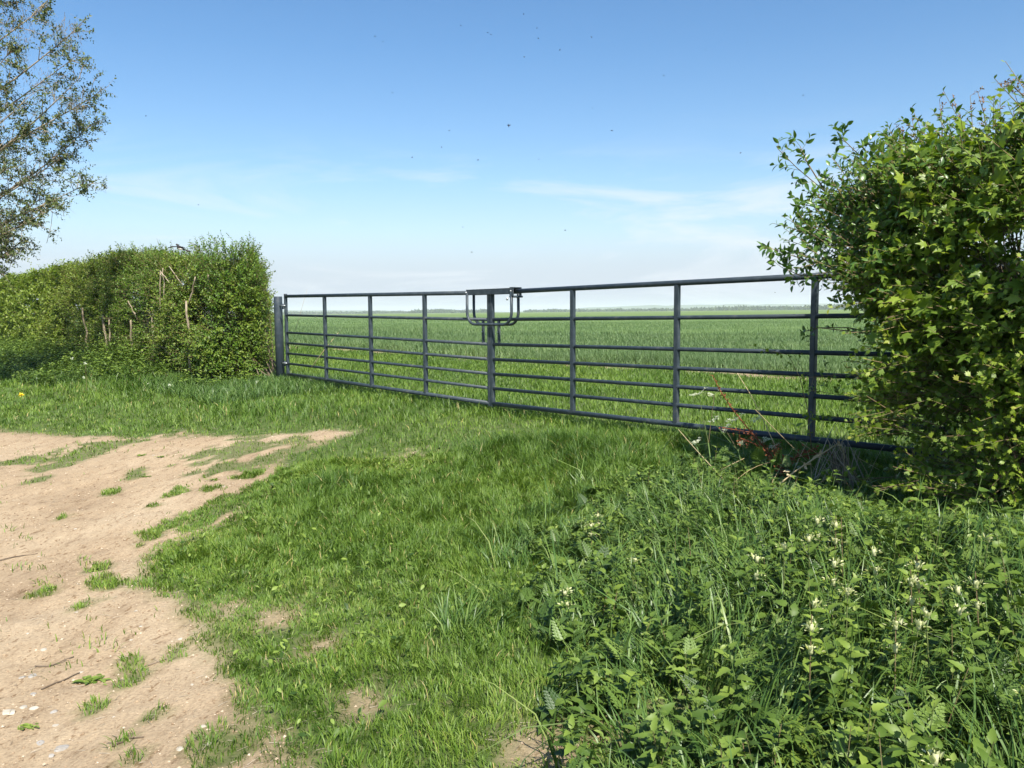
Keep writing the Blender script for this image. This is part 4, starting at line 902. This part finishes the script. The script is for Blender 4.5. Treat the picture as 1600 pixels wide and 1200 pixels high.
# leafy weeds on the track
for px, py, s, lb in [(145, 1064, .075, 'trampled weed with broad leaves lying flat on the track'), (43, 1137, .045, 'small yellow-green weed near the bottom left corner of the track'), (150, 892, .05, 'low weed sprout on the middle of the track'), (75, 922, .05, 'tiny weed sprout near the left edge of the track'),
                      (222, 712, .07, 'leafy weed at the top of the track left of the grassy islands'), (252, 714, .06, 'leafy weed at the top of the track beside the grassy islands'), (335, 750, .06, 'flat weed on the track below the grassy islands'), (228, 745, .05, 'small flat weed on the upper track'), (625, 862, .07, 'broad-leaved weed rosette in the middle of the grass')]:
    p = gpt(px, py); k = 26; s *= .55; az = rng.random(k)*6.28; d = np.stack([np.cos(az), np.sin(az)*.8, .25+.3*rng.random(k)], 1); mb = MB(); scatter(mb, ELL5, np.repeat([p], k, 0)+rng.normal(0, s*.5, (k, 3))*[1, .8, .05], frames(d, np.tile(UP, (k, 1))), s*rng.uniform(.5, 1.1, k), rng.uniform(.4, 1, k))
    tag(mb.obj('track_weed', M_net, loc=p), lb, 'weed')
# clods and grit
mb = MB(); P = pts_box(110000, -7, 1.5, 1.9, 9.5); b = bare(P[:, 0], P[:, 1]); k = (b > -.02) & visible_zone(P, .4) & (rng.random(len(P)) < np.clip(3.2/P[:, 1], 0, 1)**1.5); P = P[k]; n = len(P)
OCT = (np.array([(1, 0, 0), (-.8, .2, 0), (0, 1, .1), (.1, -.9, 0), (0, 0, .8), (0, 0, -.5)], float), [np.array([[0, 2, 4], [2, 1, 4], [1, 3, 4], [3, 0, 4], [2, 0, 5], [1, 2, 5], [3, 1, 5], [0, 3, 5]])])
az = rng.random(n)*6.28; D = np.stack([np.cos(az), np.sin(az), rng.normal(0, .2, n)], 1)
scatter(mb, OCT, ground3(P)+UP*.001, frames(D, np.tile(UP, (n, 1))), (.0014+.004*rng.random(n)**6)*(1+.12*P[:, 1]), rng.random(n)**1.3)
tag(mb.obj('grit', M_clod, smooth=False), 'loose grit and soil crumbs over the dirt track', 'grit', kind='stuff')
# dry litter on the track edge
mb = MB(); P = pts_box(26000, -6, 2, 2, 9); b = bare(P[:, 0], P[:, 1]); k = (b > -.15) & (rng.random(len(P)) < .10+.5*np.exp(-np.maximum(b, 0)/.15)); P = P[k]; n = len(P); O = ground3(P)+UP*.004; az = rng.random(n)*6.28; D = np.stack([np.cos(az), np.sin(az), rng.normal(.05, .1, n)], 1)*rng.uniform(.01, .045, n)[:, None]
strands(mb, O, O+D*.5+UP*.002, O+D, .0009, .0006, 2, 3); tag(mb.obj('straw_litter', M_dead), 'bits of dry grass litter along the track edge', 'litter', kind='stuff')

# ------------------------------------------------------------------ bird and flies
bp = at(279, 386, 13.0); root = empty('bird', bp); tag(root, 'small dark bird with spread wings on top of the left hedge', 'bird')
import mathutils
mb = MB(); poly_tube(mb, [bp+[.10, .02, -.045], bp+[.06, .02, -.03], bp+[.02, 0, -.01], bp+[-.01, 0, .012], bp+[-.012, -.005, .030], bp+[-.025, -.01, .040], bp+[-.038, -.015, .036]], [.006, .022, .030, .024, .016, .017, .004], 10, 0.2); mb.obj('body', M_bird, root)
for sg, ends in ((-1, [(-.10, .01), (-.19, -.025)]), (1, [(.08, .0), (.13, -.04)])):
    a, b_ = ends; mb = MB(); V = np.array([(0, -.03, .01), (0, .04, .01), (a[0], -.035, a[1]+.004), (a[0], .04, a[1]), (b_[0], 0, b_[1]), (0, -.03, .002), (0, .04, .002), (a[0], -.035, a[1]-.004), (a[0], .04, a[1]-.008)])+bp
    mb.add(V, [np.array([[0, 1, 3, 2], [5, 7, 8, 6], [0, 2, 7, 5], [1, 6, 8, 3]]), np.array([[2, 3, 4], [8, 7, 4], [2, 4, 7], [3, 8, 4]])]); mb.obj('wing', M_bird, root, smooth=False)
mb = MB(); poly_tube(mb, [bp+[.0, -.006, -.02], bp+[.03, -.004, -.03], bp+[.07, 0, -.036]], [.016, .022, .01], 8); mb.obj('belly', M_birdw, root)
mb = MB(); poly_tube(mb, [bp+[.08, .02, -.04], bp+[.14, .03, -.06], bp+[.17, .03, -.066]], [.008, .016, .012], 6); mb.obj('tail', M_bird, root)

def fly(loc, s, label, src=None):
    root = empty('fly', loc); tag(root, label, 'fly', 'flies hovering against the sky'); root.rotation_euler = (rng.normal(0, .5), rng.normal(0, .5), rng.random()*6.28); root.scale = (s, s, s)
    if src is None:
        w = np.array(root['_w']); out = []
        mb = MB(); poly_tube(mb, [w+[-.6, 0, -.05], w+[-.35, 0, 0], w+[0, 0, .05], w+[.3, 0, .05], w+[.42, 0, .02], w+[.6, 0, 0], w+[.68, 0, -.03]], [.05, .17, .2, .2, .1, .15, .05], 8); out.append(mb.obj('body', M_fly, root))
        for sg in (-1, 1):
            mb = MB(); scatter(mb, leaf_t(3, .38, 0, 0), np.array([w+[.1, sg*.12, .15]]), frames(np.array([[-.55, sg*.8, .25]]), np.array([UP])), np.array([.85])); out.append(mb.obj('wing', M_fly, root))
        return out
    for p_ in src:
        c = p_.copy(); c.parent = root; COL.objects.link(c)
    return src
src = None
flies = [(818, 22, 1.2), (586, 57, 1), (598, 65, 1), (720, 40, .7), (762, 51, 1), (767, 54, .9), (839, 44, .9), (841, 60, 1.1), (875, 78, 1.1), (819, 89, 1.1), (924, 58, 1.2), (1102, 78, 1), (1037, 118, 1.1), (1255, 149, 1.5), (613, 145, .9), (795, 196, 2.4), (956, 204, 1.5), (926, 169, .7), (702, 204, .9), (690, 230, .8), (644, 246, 1.1), (747, 250, 1.4),
         (842, 249, .8), (1157, 239, 1.1), (883, 360, 1.2), (737, 394, 1.3), (616, 339, .8), (723, 355, .9), (1167, 67, .6), (310, 320, 1), (228, 181, .8), (1211, 457, .9)]
for px, py, s in flies:
    d = rng.uniform(2.6, 3.6); lb = 'tiny dark fly hovering against the blue sky'
    if s > 2: lb = 'largest dark fly, hovering in mid-sky above the meeting posts of the gates'
    elif (px, py) == (1255, 149): lb = 'dark fly in the sky just above the right hedge sprays'
    r = fly(at(px, py, d), .0050*s**.7*d/3, lb, src); src = src or r

# ------------------------------------------------------------------ far woods and hills
def wood(name, px0, px1, dist, hgt, label, seed):
    n = int((px1-px0)*26); px = rng.uniform(px0, px1, n); prof = .5*hgt*(.45+.75*vn(px*.09, px*0, seed)+.15*vn(px*.4, px*0, seed+1))*np.clip(np.minimum(px-px0, px1-px)/10+.25, 0, 1)
    x = (px-800)/F*dist; z = rng.random(n)**.7*prof; y = dist+rng.uniform(-30, 30, n)
    mb = MB(); O = np.stack([x, y, z+1.0], 1); scatter(mb, DIA, O, frames(rdir(n), rdir(n)), dist/F*3.2*rng.uniform(.6, 1.3, n)); return tag(mb.obj(name, M_wood), label, 'woodland', kind='stuff')
wood('distant_wood', 560, 700, 1500, 5, 'low faint line of trees on the horizon behind the left-hand gate', 1)
wood('distant_wood', 640, 770, 1300, 8, 'dark line of trees on the horizon left of the meeting posts', 2)
wood('distant_wood', 820, 1000, 1400, 7, 'broken line of trees on the horizon right of the latch', 3)
wood('distant_wood', 985, 1115, 1300, 8, 'trees on the horizon behind the second panel of the right-hand gate', 4)
wood('distant_wood', 1108, 1245, 1200, 11, 'long dark wood on the horizon behind the third panel of the right-hand gate', 5)
wood('distant_wood', 1238, 1700, 1100, 13, 'tallest wood on the horizon, reaching behind the right hedge', 6)
wood('distant_wood', -400, 560, 1700, 5, 'low faint line of trees on the horizon behind the left hedge', 7)
def hills(name, px0, px1, dist, hpx, seed):
    px = np.linspace(px0, px1, 160); h = hpx*dist/F*(.5+.5*vn(px*.012, px*0, seed)+.15*vn(px*.05, px*0, seed+2))*np.sin(np.clip((px-px0)/(px1-px0), 0, 1)*pi)**.6
    rows = [(dist-600, 0), (dist-300, .5), (dist, 1), (dist+400, .8), (dist+900, 0)]
    V = np.concatenate([np.stack([(px-800)/F*d, np.full(160, d), h*k+.2], 1) for d, k in rows]); q = (np.arange(4)[:, None]*160+np.arange(159)).ravel()
    mb = MB(); mb.add(V, [np.stack([q, q+1, q+161, q+160], 1)]); tag(mb.obj(name, M_hill), kind='structure')
hills('hills', -600, 820, 3300, 9, 3)
hills('hills', 780, 1900, 3600, 13, 9)

# haze
HAZE = True
if HAZE:
    mb = MB(); x0, x1, y0, y1, z0, z1 = -6500, 6500, -1500, 6500, -2.0, 48
    V = np.array([(x, y, z) for x in (x0, x1) for y in (y0, y1) for z in (z0, z1)], float)
    mb.add(V, [np.array([[0, 1, 3, 2], [4, 6, 7, 5], [0, 4, 5, 1], [2, 3, 7, 6], [0, 2, 6, 4], [1, 5, 7, 3]])])
    m = bpy.data.materials.new('haze'); m.use_nodes = True; nt = m.node_tree; nt.nodes.clear(); v = nt.nodes.new('ShaderNodeVolumePrincipled'); o = nt.nodes.new('ShaderNodeOutputMaterial'); nt.links.new(v.outputs[0], o.inputs['Volume'])
    v.inputs['Color'].default_value = (.90, .95, 1, 1); v.inputs['Density'].default_value = .00028; v.inputs['Anisotropy'].default_value = 0
    tag(mb.obj('haze', m, smooth=False), kind='stuff')

# ------------------------------------------------------------------ light and sky
EL = radians(50); SD = np.array([.34, -.94]); SD /= np.linalg.norm(SD)
w = bpy.data.worlds.new('World'); SC.world = w; w.use_nodes = True; nt = w.node_tree; nt.nodes.clear()
N = lambda t: nt.nodes.new(t); L = nt.links.new
sky = N('ShaderNodeTexSky'); sky.sky_type = 'NISHITA'; sky.sun_disc = False; sky.sun_elevation = EL; sky.sun_rotation = math.atan2(SD[0], SD[1]); sky.air_density = 1.0; sky.dust_density = .6; sky.ozone_density = 2.0
geo = N('ShaderNodeTexCoord'); sep = N('ShaderNodeSeparateXYZ'); L(geo.outputs['Generated'], sep.inputs[0])
# cirrus: noise on a plane high overhead, stretched
zc = N('ShaderNodeMath'); zc.operation = 'MAXIMUM'; L(sep.outputs['Z'], zc.inputs[0]); zc.inputs[1].default_value = .02
mp = N('ShaderNodeMapping'); mp.inputs['Scale'].default_value = (1.5, 1.5, 9.0); mp.inputs['Location'].default_value = (3.1, .4, 1.35); mp.inputs['Rotation'].default_value = (0, radians(4), 0); L(geo.outputs['Generated'], mp.inputs[0])
n1 = N('ShaderNodeTexNoise'); n1.inputs['Scale'].default_value = 1.9; n1.inputs['Detail'].default_value = 9; n1.inputs['Roughness'].default_value = .6; n1.inputs['Distortion'].default_value = .9; L(mp.outputs[0], n1.inputs['Vector'])
mr = N('ShaderNodeMapRange'); mr.inputs['From Min'].default_value = .50; mr.inputs['From Max'].default_value = .66; L(n1.outputs['Fac'], mr.inputs['Value'])
band = ramp(nt, [(0, (1, 1, 1)), (.115, (1, 1, 1)), (.15, (.6, .6, .6)), (.195, (.08, .08, .08)), (.23, (0, 0, 0)), (1, (0, 0, 0))]); L(sep.outputs['Z'], band.inputs[0])
mu = N('ShaderNodeMath'); mu.operation = 'MULTIPLY'; L(mr.outputs[0], mu.inputs[0]); L(band.outputs[0], mu.inputs[1])
m2 = N('ShaderNodeMath'); m2.operation = 'MULTIPLY'; L(mu.outputs[0], m2.inputs[0]); m2.inputs[1].default_value = .68
mix = N('ShaderNodeMix'); mix.data_type = 'RGBA'; L(m2.outputs[0], mix.inputs['Factor']); hs = N('ShaderNodeHueSaturation'); hs.inputs['Saturation'].default_value = 1.24; L(sky.outputs[0], hs.inputs['Color']); vb = ramp(nt, [(0, (.95,)*3), (.03, (.92,)*3), (.06, (.74,)*3), (.10, (.32,)*3), (.16, (.07,)*3), (.30, (0,)*3), (1, (0,)*3)]); L(sep.outputs['Z'], vb.inputs[0]); vm = N('ShaderNodeMix'); vm.data_type = 'RGBA'; L(vb.outputs[0], vm.inputs['Factor']); L(hs.outputs[0], vm.inputs['A']); vm.inputs['B'].default_value = (3.4, 3.8, 4.75, 1); L(vm.outputs['Result'], mix.inputs['A']); mix.inputs['B'].default_value = (5.5, 5.75, 6.15, 1)
bg = N('ShaderNodeBackground'); bg.inputs['Strength'].default_value = .086; L(mix.outputs['Result'], bg.inputs[0]); ow = N('ShaderNodeOutputWorld'); L(bg.outputs[0], ow.inputs[0])
sl = bpy.data.lights.new('sun', 'SUN'); sl.energy = 4.4; sl.angle = radians(.5); sl.color = (1, .95, .85)
so = bpy.data.objects.new('sun', sl); COL.objects.link(so); d = mathutils.Vector((SD[0]*cos(EL), SD[1]*cos(EL), sin(EL))); so.rotation_euler = d.to_track_quat('Z', 'Y').to_euler()
for o in bpy.data.objects:
    if '_w' in o: del o['_w']
SC.view_settings.view_transform = 'Standard'; SC.view_settings.look = 'None'; SC.view_settings.exposure = 1.0; SC.view_settings.gamma = 1; SC.view_settings.use_curve_mapping = False
SC.cycles.max_bounces = 6; SC.cycles.transparent_max_bounces = 6; SC.cycles.volume_bounces = 2
